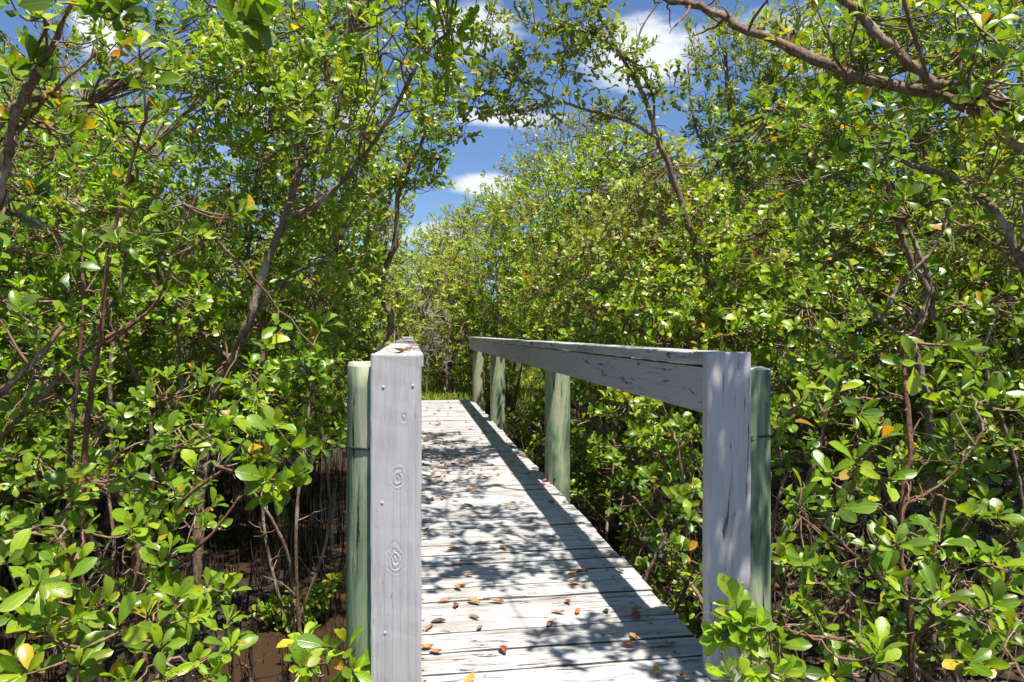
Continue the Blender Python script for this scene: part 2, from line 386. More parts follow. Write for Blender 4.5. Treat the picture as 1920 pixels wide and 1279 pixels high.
# ------------------------------------------------------------------ footbridge
def box_mesh(name, sx, sy, sz, bev=.004, seg=2, jitter=0., cuts=0, axis=0):
    bm = bmesh.new(); bmesh.ops.create_cube(bm, size=1)
    for v in bm.verts: v.co = Vector((v.co.x*sx, v.co.y*sy, v.co.z*sz))
    if cuts:
        es = [e for e in bm.edges if abs((e.verts[0].co-e.verts[1].co)[axis]) > .5*(sx, sy, sz)[axis]]
        bmesh.ops.subdivide_edges(bm, edges=es, cuts=cuts, use_grid_fill=True)
    es = [e for e in bm.edges if len(e.link_faces) == 2 and e.calc_face_angle() > .5]
    bmesh.ops.bevel(bm, geom=es, offset=bev, segments=seg, affect='EDGES', profile=.6)
    if jitter:
        for v in bm.verts: v.co += Vector((random.uniform(-1, 1), random.uniform(-1, 1), random.uniform(-1, 1)))*jitter
    me = bpy.data.meshes.new(name); bm.to_mesh(me); bm.free()
    for p_ in me.polygons: p_.use_smooth = False
    return me
bridge = tag(empty('footbridge', (.45, 0, 0)), 'narrow plank footbridge painted white, with handrails and green round posts, running through the mangroves', 'footbridge')
def bpart(name, me, mt, world, parent=bridge, rz=0):
    o = link(name, me, mt); o.parent = parent
    pl = Vector((0, 0, 0)); q = parent
    while q: pl += q.location; q = q.parent
    o.location = Vector(world)-pl; o.rotation_euler.z = rz; return o
PITCH = .137; y = -.55; k = 0
while y < 10.36:
    wl = -.07+random.uniform(-.012, .012); wr = .955+random.uniform(-.014, .014)
    if y < 1.88: wr = .875; wl = .033
    wd = PITCH-random.uniform(.004, .0095)
    me = box_mesh('deck_plank', wr-wl, wd, .038, .006, 2, .0013, 11, 0)
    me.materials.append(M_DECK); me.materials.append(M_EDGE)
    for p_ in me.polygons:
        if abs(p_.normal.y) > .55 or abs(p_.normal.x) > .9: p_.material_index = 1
    o = bpart('deck_plank', me, None, ((wl+wr)/2, y+PITCH/2, -.019+random.uniform(-.0035, .0025)), rz=random.uniform(-.004, .004))
    o.rotation_euler.x = random.uniform(-.012, .012)
    y += PITCH; k += 1
DECK_END = y
for xx in (.02, .45, .86):     # stringers carrying the planks
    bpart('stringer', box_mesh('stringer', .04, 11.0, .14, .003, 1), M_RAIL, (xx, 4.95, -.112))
end_face = 1.92
for s, xin in ((1, .875), (-1, .033)):
    xc_ = xin+.07*s
    pz = .962
    lowz = -.12 if s > 0 else -.14
    e = bpart('end_post', box_mesh('end_post', .14, .038, pz-lowz, .007, 3, .0008, 24, 2), M_POST if s < 0 else M_POST2, (xc_, end_face+.019, (pz+lowz)/2))
    e['label'] = 'white painted end post board in leaf shade, right end' if s > 0 else 'white painted end post board with two knots, left end'
    nl = [(-.045, .90), (.045, .905), (.05, .965-.16), (-.03, .5), (.03, .1)] if s < 0 else [(.03, .89), (.04, .27), (-.045, .62)]
    if s < 0: nl = [(-.035, .87), (.046, .873), (-.038, .55), (-.03, .19)]
    for (nx, nz_) in nl:
        bm = bmesh.new(); bmesh.ops.create_uvsphere(bm, u_segments=10, v_segments=6, radius=.0042)
        for v in bm.verts: v.co.y *= .45
        mn = bpy.data.meshes.new('nail'); bm.to_mesh(mn); bm.free()
        bpart('nail', mn, M_NAIL, (xc_+nx, end_face-.0008, nz_), e)
    # rail: flat cap and face board; boards joined in lengths
    hr = empty('handrail'); hr.parent = bridge; hr.location = (0, 0, 0)
    ylen = [(end_face+.039, 4.95), (4.953, 7.95), (7.953, 10.12)]
    for a, b in ylen:
        zz = random.uniform(-.002, .002)
        c_ = bpart('cap_board', box_mesh('cap_board', .142, b-a, .038, .005, 2, .0012, 20, 1), M_CAPM, (xin+.065*s, (a+b)/2, .9395+zz), hr)
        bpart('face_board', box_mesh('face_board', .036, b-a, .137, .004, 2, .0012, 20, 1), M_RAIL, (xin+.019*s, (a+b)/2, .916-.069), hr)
    ys = ((2.05, .905), (4.62, .912), (7.85, .912), (10.05, .912)) if s > 0 else ((2.03, .925), (4.75, .912), (7.85, .912), (10.05, .912))
    for i, (py_, tz) in enumerate(ys):
        r0 = .085 if s > 0 or i else .083
        xp = xin+s*(.038+r0+.012) if i or s > 0 else -.096
        if i == 0 and s > 0: xp = 1.052
        S = 26; zs = np.linspace(-1.25, tz, 34); rings = []
        for z in zs:
            a = np.arange(S)*2*PI/S
            rr = r0*(1+.012*np.sin(2*a+3*z)+.01*np.sin(5*a+1.3*z+i)+.006*np.sin(11*a-4*z))*(1+.03*(tz-z))
            rings.append(np.stack([rr*np.cos(a), rr*np.sin(a), np.full(S, z)], -1))
        rings.append(rings[-1]*np.array([.955, .955, 1])+np.array([0, 0, 1])*(.004+.006*np.sin(rings[-1][:, :1]*60+i))); rings.append(rings[-1]*np.array([.02, .02, 1])+np.array([0, 0, .003]))
        v = np.concatenate(rings); R_ = len(rings); q = []
        for r_ in range(R_-1):
            for a in range(S): q.append((r_*S+a, r_*S+(a+1) % S, (r_+1)*S+(a+1) % S, (r_+1)*S+a))
        me = np_mesh('round_post', v, np.array(q)); me.materials.append(M_POLE if i == 0 else M_POLE2); me.materials.append(M_SAW)
        for p_ in me.polygons:
            if p_.index >= (R_-3)*S: p_.material_index = 1; 
            if p_.index >= (R_-3)*S: p_.use_smooth = False
        rp = bpart('round_post', me, None, (xp, py_, 0))
        rp['label'] = 'green treated round timber post'
        if i == 0:
            zb = .70 if s > 0 else .695
            a = np.linspace(0, 2*PI, 33); rr = r0*1.03
            pts = np.stack([rr*np.cos(a), rr*np.sin(a), np.full(33, zb)], -1)[None]
            v, q = tubes(pts, np.full((1, 33), .0032), 6)
            bpart('wire_band', np_mesh('wire_band', v, q), M_WIRE, (xp, py_, 0), rp)

# ------------------------------------------------------------------ trees and shrubs
KEEP = (-.24, 1.22, 1.4, 10.5)
def corridor_ok(p, clear=2.5, ylo=None):
    x, y_, z = p[:, 0], p[:, 1], p[:, 2]
    inside = (x > KEEP[0]) & (x < KEEP[1]) & (y_ > (KEEP[2] if ylo is None else ylo)) & (y_ < KEEP[3]) & (z < clear)
    q = p-np.array((0, 0, CAMZ)); near = (q@FV > -.3) & (np.linalg.norm(q, axis=1) < 1.05)
    return ~inside & ~near
def bez(a, c_, b, K):
    t = np.linspace(0, 1, K)[None, :, None]
    return a[:, None]*(1-t)**2+2*c_[:, None]*t*(1-t)+b[:, None]*t*t

def tree(name, label, cat, base, limbs, blobs, leaf=.085, aspect=.46, mat_leaf=None, mat_bark=None, hi=True, cover=3.0, rk=8,
         tint=(.5, .2), orange=.02, up=.75, clear=2.5, ylo=None, group=None, bark_r=1.0, style='rosette', holes=None, twig_r=.0028, shell=.55):
    base = np.array(base, float)
    root = empty(name, tuple(base)); tag(root, label, cat, group)
    acc = Acc(); nodes_ = []; stub = []
    for pl, r0, r1 in limbs:
        k = max(10, 9*len(pl)); pts = resample(pl, k)
        wob = np.cumsum(rng.normal(0, 1, (k, 3)), 0); wob -= np.linspace(0, 1, k)[:, None]*wob[-1]
        pts = pts+wob*.12*r0
        rad = (r0+(r1-r0)*np.linspace(0, 1, k)**.8)*(1+.10*rng.normal(0, 1, k))*bark_r
        S_ = 12 if r0 > .012 else 6
        v, q = tubes(pts[None]-base, rad[None], S_)
        ce = np.repeat(pts-base, S_, 0); v = ce+(v-ce)*(1+.11*rng.normal(0, 1, (len(v), 1))); acc.add(v, q); nodes_.append(pts[1:])
        nb_ = int(3+k*.25); ii = rng.integers(2, k-1, nb_); a_ = pts[ii]-base; L0 = rng.uniform(.06, .42, nb_)[:, None]*min(1, 18*r0+.35)
        d1 = nrm(rng.normal(0, 1, (nb_, 3))+np.array([0, 0, .5])); b1 = a_+d1*L0; c1 = (a_+b1)/2+rng.normal(0, .03, a_.shape)
        okb = corridor_ok(b1+base, clear, ylo); stub.append((a_[okb], c1[okb], b1[okb], np.minimum(rad[ii]*.42, .009)[okb]))
    nod = np.concatenate(nodes_) if nodes_ else base[None]
    tw = Acc()
    for a_, c1, b1, rr_ in stub:
        if len(a_):
            bb = bez(a_, c1, b1, 7); bb[:, 1:-1] += rng.normal(0, .006, bb[:, 1:-1].shape); v, q = tubes(bb, rr_[:, None]*np.linspace(1, .35, 7)[None], 5); tw.add(v, q)
    lp = []; ld = []; ln = []; ls = []
    tipn = 0
    for b_ in blobs:
        if b_[0] == 'W': c_, r_, cov = np.array(b_[1], float), np.array(b_[2], float), (b_[3] if len(b_) > 3 else 1)
        else:
            px, py, d, rx, ry, rd = b_[:6]; cov = b_[6] if len(b_) > 6 else 1
            c_ = P(px, py, d); r_ = np.array((rx*d/F, rd, ry*d/F))
        area = PI*r_[0]*(max(r_[1], r_[2]) if b_[0] == 'W' else r_[2]); la = .62*leaf*leaf*aspect*.9
        N = int(max(4, cov*cover*area/(la*rk)))
        u = nrm(rng.normal(0, 1, (N, 3))); rr = rng.uniform(0, 1, N)**(1/3); rr = shell*rr**.4+(1-shell)*rr
        # lumpy outline
        lump = 1+.22*np.sin(3.3*u[:, 0]*2+c_[0]*5)*np.sin(2.7*u[:, 2]*2+c_[2]*4)+.15*np.sin(7*u[:, 0]+5*u[:, 2]+c_[1])
        tips = c_+u*rr[:, None]*lump[:, None]*r_
        ok = corridor_ok(tips, clear, ylo) & (tips[:, 2] > hgt(tips[:, 0], tips[:, 1])+.05)
        if holes is not None:
            px_, py_, _ = project(tips)
        tips = tips[ok]
        if len(tips) < 2: continue
        hub = nod[np.argmin(((nod-c_)**2).sum(1))]
        M_ = max(1, len(tips)//11); sec = c_+(tips[rng.choice(len(tips), M_, replace=False)]-c_)*.72
        K = 9; dist = np.linalg.norm(sec-hub, axis=1)
        h_ = np.array([nod[np.argmin(((nod-s_)**2).sum(1)+rng.uniform(0, .15, len(nod)))] for s_ in sec])
        ctrl = (h_+sec)/2+rng.normal(0, .13, sec.shape)*dist[:, None]*.6+np.array([0, 0, .06])
        br = bez(h_, ctrl, sec, K); br[:, 1:-1] += rng.normal(0, .006, br[:, 1:-1].shape)
        r0 = np.clip(.0035+.004*dist, .0035, .011)*bark_r*(.7 if twig_r < .002 else 1)
        rad = r0[:, None]*np.linspace(1.15, .55, K)[None]
        v, q = tubes(br-base, rad, 6 if hi else 4); tw.add(v, q)
        allp = br[:, 3:].reshape(-1, 3)
        # twigs
        sub = allp if len(allp) < 600 else allp[rng.choice(len(allp), 600, replace=False)]
        idx = np.empty(len(tips), int)
        for s0 in range(0, len(tips), 500):
            dd = ((tips[s0:s0+500, None]-sub[None])**2).sum(-1); idx[s0:s0+500] = dd.argmin(1)
        st = sub[idx]; dv = tips-st; dl = np.linalg.norm(dv, axis=1, keepdims=True)
        outw = nrm(tips-c_)
        lit = np.stack([np.where(tips[:, 0] < .45, .30, -.12), np.full(len(tips), -.50), np.full(len(tips), .85)], -1)   # shoots lean to the light
        td = nrm(nrm(dv)*.25+outw*.35+lit*up*1.15+rng.normal(0, .30, tips.shape))
        ct = tips-td*dl*.5
        tb = bez(st, ct, tips, 6); K = 6
        rad = np.linspace(1.6, .8, K)[None]*np.full((len(tips), 1), twig_r)*rng.uniform(.8, 1.25, (len(tips), 1))
        v, q = tubes(tb-base, rad, 4 if hi else 3); tw.add(v, q)
        # leaves
        n_ = len(tips)
        if style == 'rosette':
            for j in range(rk):
                keep = rng.uniform(0, 1, n_) < (.96 if j < rk-2 else .65)
                az_ = j*2.4+rng.uniform(0, 2*PI, n_)*(.1 if j else .1)+(np.arange(n_)*1.7)
                tilt = np.radians(14+62*(j/(rk-1))**.8+rng.normal(0, 9, n_))
                a1 = nrm(np.cross(td, np.array([.3, .2, 1.]))); a2 = np.cross(td, a1)
                side = np.cos(az_)[:, None]*a1+np.sin(az_)[:, None]*a2
                d_ = np.cos(tilt)[:, None]*td+np.sin(tilt)[:, None]*side
                nn = td-(td*d_).sum(-1, keepdims=True)*d_+rng.normal(0, .16, d_.shape)
                p_ = tips-td*(j/rk)*leaf*.55
                lp.append(p_[keep]); ld.append(d_[keep]); ln.append(nn[keep]); ls.append((leaf*rng.uniform(.5, 1.15, n_)*(.72+.28*min(1, j/3)))[keep])
        else:            # leaves alternate along the twig
            for j in range(rk):
                t = .15+.85*j/(rk-1); i0 = min(4, int(t*5)); f_ = t*5-i0
                p_ = tb[:, i0]*(1-f_)+tb[:, i0+1]*f_; tn = nrm(tb[:, i0+1]-tb[:, i0])
                az_ = j*PI+rng.normal(0, .6, n_)+np.arange(n_)
                a1 = nrm(np.cross(tn, np.array([.3, .2, 1.]))); a2 = np.cross(tn, a1)
                side = np.cos(az_)[:, None]*a1+np.sin(az_)[:, None]*a2; tilt = np.radians(48+rng.normal(0, 14, n_)-20*t)
                d_ = np.cos(tilt)[:, None]*tn+np.sin(tilt)[:, None]*side
                nn = tn*.7+np.array([0, 0, .5])+rng.normal(0, .3, d_.shape)
                lp.append(p_); ld.append(d_); ln.append(nn); ls.append(leaf*rng.uniform(.6, 1.1, n_))
        tipn += n_
    nq = sum(len(q) for q in acc.q); me = None
    for a_, q_ in zip(tw.v, tw.q): acc.v.append(a_); acc.q.append(q_+acc.n)
    me = np_mesh('trunk', np.concatenate(acc.v), np.concatenate(acc.q)); me.materials.append(mat_bark or M_BARK)
    me.materials.append(M_TWIG if mat_bark is not M_DEAD else M_DEAD)
    mi = np.zeros(len(me.polygons), np.int32); mi[nq:] = 1; me.polygons.foreach_set('material_index', mi)
    link('trunk' if 'tree' in name else 'stem', me, None, root)
    if lp and mat_leaf is not None:
        p_ = np.concatenate(lp); d_ = np.concatenate(ld); nn = np.concatenate(ln); s_ = np.concatenate(ls); N = len(p_)
        ok = corridor_ok(p_+d_*s_[:, None]*.8, clear-.15, ylo) | (p_[:, 2] > clear-.1)
        # some tips of foliage hang over the end post on purpose when ylo lets them
        p_, d_, nn, s_ = p_[ok], d_[ok], nn[ok], s_[ok]; N = len(p_)
        # tint varies by clump and by leaf
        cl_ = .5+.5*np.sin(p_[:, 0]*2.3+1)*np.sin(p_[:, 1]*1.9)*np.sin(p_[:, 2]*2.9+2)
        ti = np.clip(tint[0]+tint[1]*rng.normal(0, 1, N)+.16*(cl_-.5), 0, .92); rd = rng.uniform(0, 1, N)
        o_ = rng.uniform(0, 1, N) < orange*1.5; ti[o_] = rng.uniform(.955, 1, o_.sum())
        link('crown' if 'tree' in name else 'foliage', leaves_mesh('leaves', p_-base, d_, nn, s_, s_*aspect*rng.uniform(.85, 1.2, N), ti, rd, hi), mat_leaf, root)
        tree.count += N
    return root
tree.count = 0
def PL(*pts): return [P(*p) for p in pts]
def gbase(px, d, dy=0):
    p = P(px, 900, d); p[2] = hgt(p[0], p[1])-.03; return p

# ---- left foreground
b = gbase(210, 2.5)
tree('mangrove_shrub', 'big-leaved green shrub filling the bottom left corner of the photo', 'shrub', b,
     [([b, *PL((190, 1250, 2.45), (160, 1100, 2.4), (100, 1000, 2.4))], .012, .005), ([b, *PL((260, 1240, 2.4), (320, 1190, 2.3))], .010, .004), ([b, *PL((120, 1180, 2.4), (40, 1110, 2.3))], .010, .004)],
     [(90, 1090, 2.25, 130, 90, .22), (60, 990, 2.5, 90, 70, .2), (240, 1180, 2.2, 120, 80, .2), (90, 1220, 2.1, 120, 60, .2), (330, 1120, 2.5, 90, 50, .15, .8), (180, 1010, 2.6, 70, 50, .2, .8), (60, 1160, 2.2, 110, 80, .2), (300, 1040, 2.7, 90, 60, .2, .8), (380, 1130, 2.6, 70, 40, .15, .7)],
     leaf=.105, aspect=.40, mat_leaf=M_LEAF, mat_bark=M_RED, cover=1.9, tint=(.60, .15), orange=.015)
b = gbase(480, 2.25)
tree('mangrove_shrub', 'low lime green shrub in front of the left green round post', 'shrub', b,
     [([b, *PL((470, 1290, 2.2), (450, 1240, 2.15))], .008, .004), ([b, *PL((560, 1290, 2.05), (620, 1240, 1.95))], .008, .003), ([b, *PL((400, 1290, 2.1), (340, 1240, 2.1))], .008, .003)],
     [(400, 1235, 2.05, 120, 50, .15), (540, 1255, 2.05, 110, 45, .14), (640, 1240, 1.9, 40, 50, .08, .8), (300, 1260, 2.0, 100, 40, .15)],
     leaf=.085, aspect=.42, mat_leaf=M_LIME, mat_bark=M_RED, cover=1.8, tint=(.62, .18), orange=.03, ylo=1.97)
b = gbase(300, 2.9)
tree('mangrove_shrub', 'leafy shrub with large rosettes over the dark mud, left of the green post', 'shrub', b,
     [([b, *PL((255, 1100, 2.9), (330, 960, 2.85), (420, 880, 2.8))], .014, .006), ([*PL((255, 1100, 2.9), (300, 1085, 2.85), (390, 1010, 2.8), (450, 930, 2.8))], .009, .005), ([b, *PL((240, 1000, 2.9), (200, 900, 2.9), (230, 840, 2.9))], .012, .005)],
     [(430, 880, 2.75, 110, 60, .18), (350, 830, 2.85, 90, 50, .2), (530, 820, 2.8, 60, 55, .15), (200, 900, 2.8, 110, 60, .2, .8), (265, 950, 2.75, 60, 50, .15, .9), (510, 900, 2.7, 40, 35, .1)],
     leaf=.108, aspect=.52, mat_leaf=M_LEAF, mat_bark=M_RED, cover=2.2, tint=(.66, .15), orange=.02)
b = gbase(140, 2.9)
tree('mangrove_tree', 'slender red-stemmed mangrove with sparse big leaves at the far left', 'tree', b,
     [([b, *PL((160, 1000, 2.9), (165, 800, 2.85), (185, 640, 2.8), (205, 480, 2.8), (260, 260, 2.75), (280, 190, 2.7))], .016, .005),
      ([*PL((205, 640, 2.8), (290, 570, 2.75), (325, 480, 2.7), (370, 360, 2.7))], .008, .004), ([*PL((325, 480, 2.7), (400, 440, 2.7), (425, 395, 2.7))], .006, .003),
      ([b, *PL((130, 900, 3.0), (155, 600, 3.0), (150, 430, 3.0))], .012, .006), ([*PL((165, 800, 2.85), (60, 690, 2.9), (0, 600, 2.9))], .009, .004),
      ([*PL((-60, 880, 2.6), (60, 760, 2.7), (160, 660, 2.8), (270, 590, 2.9))], .012, .006), ([*PL((-60, 780, 2.4), (50, 690, 2.5), (120, 610, 2.6))], .014, .008)],
     [(230, 440, 2.7, 130, 90, .25, .6), (380, 390, 2.7, 90, 50, .15, .8), (200, 190, 2.7, 150, 100, .25, .55), (100, 520, 2.8, 110, 90, .25, .5), (330, 160, 2.8, 90, 80, .2, .5), (560, 620, 3.0, 80, 60, .18, .7), (90, 720, 2.8, 80, 60, .2, .45)],
     leaf=.098, aspect=.50, mat_leaf=M_LEAF, mat_bark=M_RED, cover=1.7, tint=(.55, .17), orange=.03)
b = gbase(-150, 2.6)
tree('mangrove_tree', 'gnarled dark mangrove bough with orange leaves in the top left corner', 'tree', b,
     [([b, *PL((-120, 700, 2.5), (-50, 520, 2.4), (10, 400, 2.4), (30, 250, 2.3), (70, 150, 2.2), (110, 60, 2.1))], .03, .009),
      ([*PL((10, 400, 2.4), (60, 410, 2.4), (95, 440, 2.4))], .010, .005), ([*PL((30, 250, 2.3), (70, 200, 2.3), (180, 100, 2.2))], .010, .004), ([*PL((-50, 300, 2.3), (30, 200, 2.3), (110, 180, 2.3))], .018, .008), ([*PL((70, 150, 2.2), (150, -10, 1.9), (300, -40, 1.5), (430, -20, 1.35))], .008, .003)],
     [(425, 15, 1.35, 50, 22, .06, .9), (215, 8, 1.5, 60, 25, .08, .7), (60, 60, 2.1, 110, 60, .25, 1.0), (40, 170, 2.3, 100, 60, .2, .8), (90, 260, 2.4, 80, 60, .2, .6), (-60, 380, 2.2, 90, 120, .3), (-180, 150, 2.2, 130, 180, .4)],
     leaf=.095, aspect=.55, mat_leaf=M_LEAF, mat_bark=M_BARK, cover=1.9, tint=(.48, .18), orange=.06, clear=2.2)
# ---- left middle trees
b = gbase(370, 5.0)
tree('mangrove_tree', 'leaning brown-trunked mangrove arching over the bridge from the left', 'tree', b,
     [([b, *PL((395, 790, 5.0), (440, 680, 4.9), (475, 590, 4.8), (515, 470, 4.8), (545, 380, 4.7), (560, 320, 4.7))], .040, .020),
      ([*PL((530, 415, 4.75), (590, 380, 4.6), (640, 340, 4.5), (720, 240, 4.3), (780, 130, 4.1), (840, 60, 4.0))], .022, .008),
      ([*PL((560, 320, 4.7), (610, 260, 4.7), (640, 180, 4.7), (650, 60, 4.7))], .022, .009), ([*PL((560, 320, 4.7), (540, 200, 4.8), (450, 80, 4.9))], .018, .007),
      ([*PL((475, 590, 4.8), (540, 520, 4.9), (640, 470, 5.0))], .014, .007), ([*PL((440, 680, 4.9), (350, 600, 5.0), (280, 520, 5.1))], .016, .007)],
     [(740, 110, 4.1, 110, 110, .5), (840, 60, 4.0, 60, 70, .3, 1.1), (850, 160, 4.4, 45, 60, .25, .9), (800, 200, 4.5, 60, 60, .3), (640, 230, 4.5, 120, 120, .5), (760, 270, 4.6, 70, 70, .35), (560, 90, 4.8, 130, 100, .5), (420, 170, 5.0, 120, 110, .5),
      (480, 330, 5.1, 90, 90, .4, .8), (620, 440, 5.1, 100, 80, .4, .9), (640, 560, 5.2, 90, 70, .4, .9), (330, 430, 5.4, 120, 110, .5, .9), (300, 620, 5.4, 120, 80, .5, .8), ('W', (.15, 3.4, 3.3), (.55, .6, .3), .6), ('W', (.0, 5.2, 4.0), (.6, .8, .35), .7), (520, 760, 5.0, 110, 60, .4, .8), (600, 660, 5.0, 70, 60, .35, .9), (430, 600, 5.3, 120, 80, .4, .9)],
     leaf=.102, aspect=.46, mat_leaf=M_LEAF, mat_bark=M_BARK, cover=3.0, tint=(.72, .17), orange=.025)
b = gbase(690, 7.2)
tree('mangrove_tree', 'kinked thin mangrove trunk just left of the far handrail end', 'tree', b,
     [([b, *PL((690, 700, 7.2), (725, 610, 7.2), (705, 540, 7.2), (735, 460, 7.2), (750, 350, 7.1), (800, 250, 7.0))], .050, .018), ([*PL((705, 540, 7.2), (690, 420, 7.2), (700, 300, 7.2))], .020, .009)],
     [(735, 440, 7.0, 60, 80, .5), (800, 290, 6.8, 60, 90, .4), (770, 470, 7.1, 60, 60, .4), (690, 520, 7.0, 70, 70, .5), (760, 370, 7.2, 60, 60, .4), (820, 210, 6.6, 50, 60, .4, .9), (700, 300, 7.3, 80, 100, .5), (680, 630, 7.0, 50, 50, .4, .8), (800, 130, 7.2, 60, 60, .4)],
     leaf=.095, aspect=.5, mat_leaf=M_LEAF, mat_bark=M_BARK, cover=2.9, tint=(.68, .17), orange=.03)
b = gbase(470, 6.4)
tree('mangrove_tree', 'bushy mangrove behind the leaning trunk on the left bank', 'tree', b,
     [([b, *PL((470, 800, 6.4), (500, 650, 6.4), (470, 450, 6.5), (500, 250, 6.6))], .04, .015), ([*PL((500, 650, 6.4), (600, 560, 6.4), (630, 480, 6.4))], .02, .009)],
     [(480, 250, 6.6, 150, 150, .7), (420, 500, 6.6, 160, 140, .7), (600, 520, 6.5, 100, 120, .6), (540, 700, 6.5, 110, 80, .5), (600, 350, 6.6, 120, 110, .6), (400, 720, 6.5, 110, 80, .5, .8), (620, 80, 6.8, 120, 120, .6)],
     leaf=.085, aspect=.48, mat_leaf=M_LEAF, hi=False, cover=3.1, tint=(.64, .18), orange=.03)
b = gbase(180, 5.4)
tree('mangrove_tree', 'tangled mangrove with several grey stems behind the red-stemmed one', 'tree', b,
     [([b, *PL((140, 900, 5.2), (60, 780, 5.0), (-60, 640, 5.0))], .04, .02), ([b, *PL((240, 850, 5.3), (330, 740, 5.2), (400, 640, 5.1))], .035, .014), ([b, *PL((160, 700, 5.4), (120, 450, 5.4), (160, 200, 5.4))], .035, .012), ([*PL((0, 820, 4.2), (90, 740, 4.2), (150, 660, 4.3), (210, 560, 4.4))], .022, .01)],
     [(150, 300, 5.4, 190, 150, .7, .9), (120, 550, 5.4, 180, 140, .7, .9), (300, 90, 5.6, 150, 90, .6), (60, 60, 5.8, 110, 90, .5, .8), (430, 40, 6.0, 110, 70, .5), (600, 20, 6.0, 110, 60, .5), (60, 780, 5.2, 130, 90, .5, .8), (280, 760, 5.4, 130, 70, .5, .7), (-100, 400, 5, 150, 300, .8)],
     leaf=.088, aspect=.5, mat_leaf=M_LEAF, cover=2.9, tint=(.62, .18), orange=.03, hi=False)
# low sprigs on the mud
b = gbase(545, 4.2)
tree('mangrove_seedling', 'small bright seedling clump growing at the edge of the brown water', 'seedling', b,
     [([b, b+np.array([.05, 0, .15])], .005, .003), ([b, b+np.array([-.2, .02, .12])], .005, .003)],
     [('W', b+np.array([.05, 0, .22]), (.20, .15, .11)), ('W', b+np.array([-.16, 0, .17]), (.16, .1, .10)), ('W', b+np.array([.20, .05, .28]), (.10, .1, .10))], leaf=.06, aspect=.5, mat_leaf=M_LIME, cover=3.2, tint=(.62, .2), orange=.03, rk=6)
# ---- right foreground
b = gbase(1720, 2.3)
tree('mangrove_shrub', 'large foreground shrub on a red stem, right of the right end post', 'shrub', b,
     [([b, *PL((1712, 1200, 2.3), (1690, 1060, 2.3), (1684, 940, 2.3), (1700, 850, 2.3), (1690, 700, 2.35), (1690, 640, 2.35))], .013, .006),
      ([*PL((1690, 1120, 2.3), (1640, 1080, 2.25), (1560, 1000, 2.2), (1500, 955, 2.2))], .006, .003), ([*PL((1690, 950, 2.3), (1720, 930, 2.3), (1780, 890, 2.3), (1850, 800, 2.3))], .007, .003),
      ([b, *PL((1640, 1250, 2.1), (1500, 1190, 2.0), (1400, 1170, 1.85))], .007, .003), ([*PL((1712, 1200, 2.3), (1780, 1130, 2.2), (1860, 1090, 2.2))], .008, .004)],
     [(1560, 740, 2.3, 60, 60, .12, .9), (1730, 640, 2.3, 70, 60, .12), (1850, 770, 2.3, 70, 70, .12, .9), (1620, 860, 2.25, 90, 60, .12), (1500, 910, 2.2, 50, 50, .10, .9), (1590, 930, 2.2, 60, 50, .1, .9), (1610, 1040, 2.15, 90, 50, .15),
      (1500, 1120, 2.1, 90, 50, .15), (1390, 1150, 1.78, 28, 26, .05, .6), (1760, 1170, 2.1, 110, 80, .2), (1870, 1090, 2.2, 80, 90, .2), (1800, 1010, 2.3, 80, 50, .15), (1620, 1220, 2.0, 110, 60, .2), (1480, 1230, 1.95, 90, 45, .12), (1860, 1220, 2.0, 100, 60, .15), (1760, 760, 2.5, 60, 60, .15, .6)],
     leaf=.102, aspect=.38, mat_leaf=M_LEAF, mat_bark=M_RED, cover=2.0, tint=(.62, .16), orange=.012, ylo=1.96)
b = gbase(1425, 1.75)
tree('mangrove_shrub', 'small bright sprig crossing the foot of the right end post', 'shrub', b,
     [([b, *PL((1430, 1300, 1.72), (1390, 1260, 1.70))], .006, .003), ([b, *PL((1450, 1240, 1.76), (1400, 1200, 1.74))], .005, .003)],
     [(1385, 1262, 1.68, 30, 20, .04), (1450, 1262, 1.75, 40, 28, .05), (1405, 1180, 1.74, 38, 30, .05, .8), (1360, 1180, 1.78, 14, 24, .03, .8)],
     leaf=.075, aspect=.40, mat_leaf=M_LIME, mat_bark=M_RED, cover=1.5, tint=(.66, .15), orange=.0, ylo=1.88, rk=7)
# ---- right middle trees
b = gbase(1745, 3.6)
tree('mangrove_tree', 'forked dark mangrove trunk behind the right foreground shrub', 'tree', b,
     [([b, *PL((1748, 1000, 3.6), (1745, 780, 3.6), (1720, 640, 3.6), (1750, 560, 3.6), (1710, 470, 3.6), (1680, 380, 3.55), (1640, 300, 3.5))], .030, .012),
      ([*PL((1650, 600, 3.6), (1690, 530, 3.6), (1750, 470, 3.55), (1778, 390, 3.5))], .012, .007), ([*PL((1720, 640, 3.6), (1650, 600, 3.6), (1590, 490, 3.6))], .015, .006),
      ([*PL((1750, 600, 3.6), (1740, 530, 3.6), (1690, 400, 3.6))], .02, .01)],
     [(1560, 260, 3.5, 110, 80, .3), (1640, 370, 3.5, 120, 70, .3), (1560, 430, 3.6, 90, 60, .3, .8), (1450, 330, 3.7, 90, 70, .3, .9), (1790, 460, 3.6, 90, 70, .3, .7), (1640, 200, 3.5, 110, 60, .3, .8), (1400, 230, 3.9, 80, 70, .3, .8), (1820, 560, 3.6, 90, 60, .3, .7)],
     leaf=.085, aspect=.54, mat_leaf=M_LEAF, cover=1.9, tint=(.42, .17), orange=.03)
b = gbase(2150, 3.0)
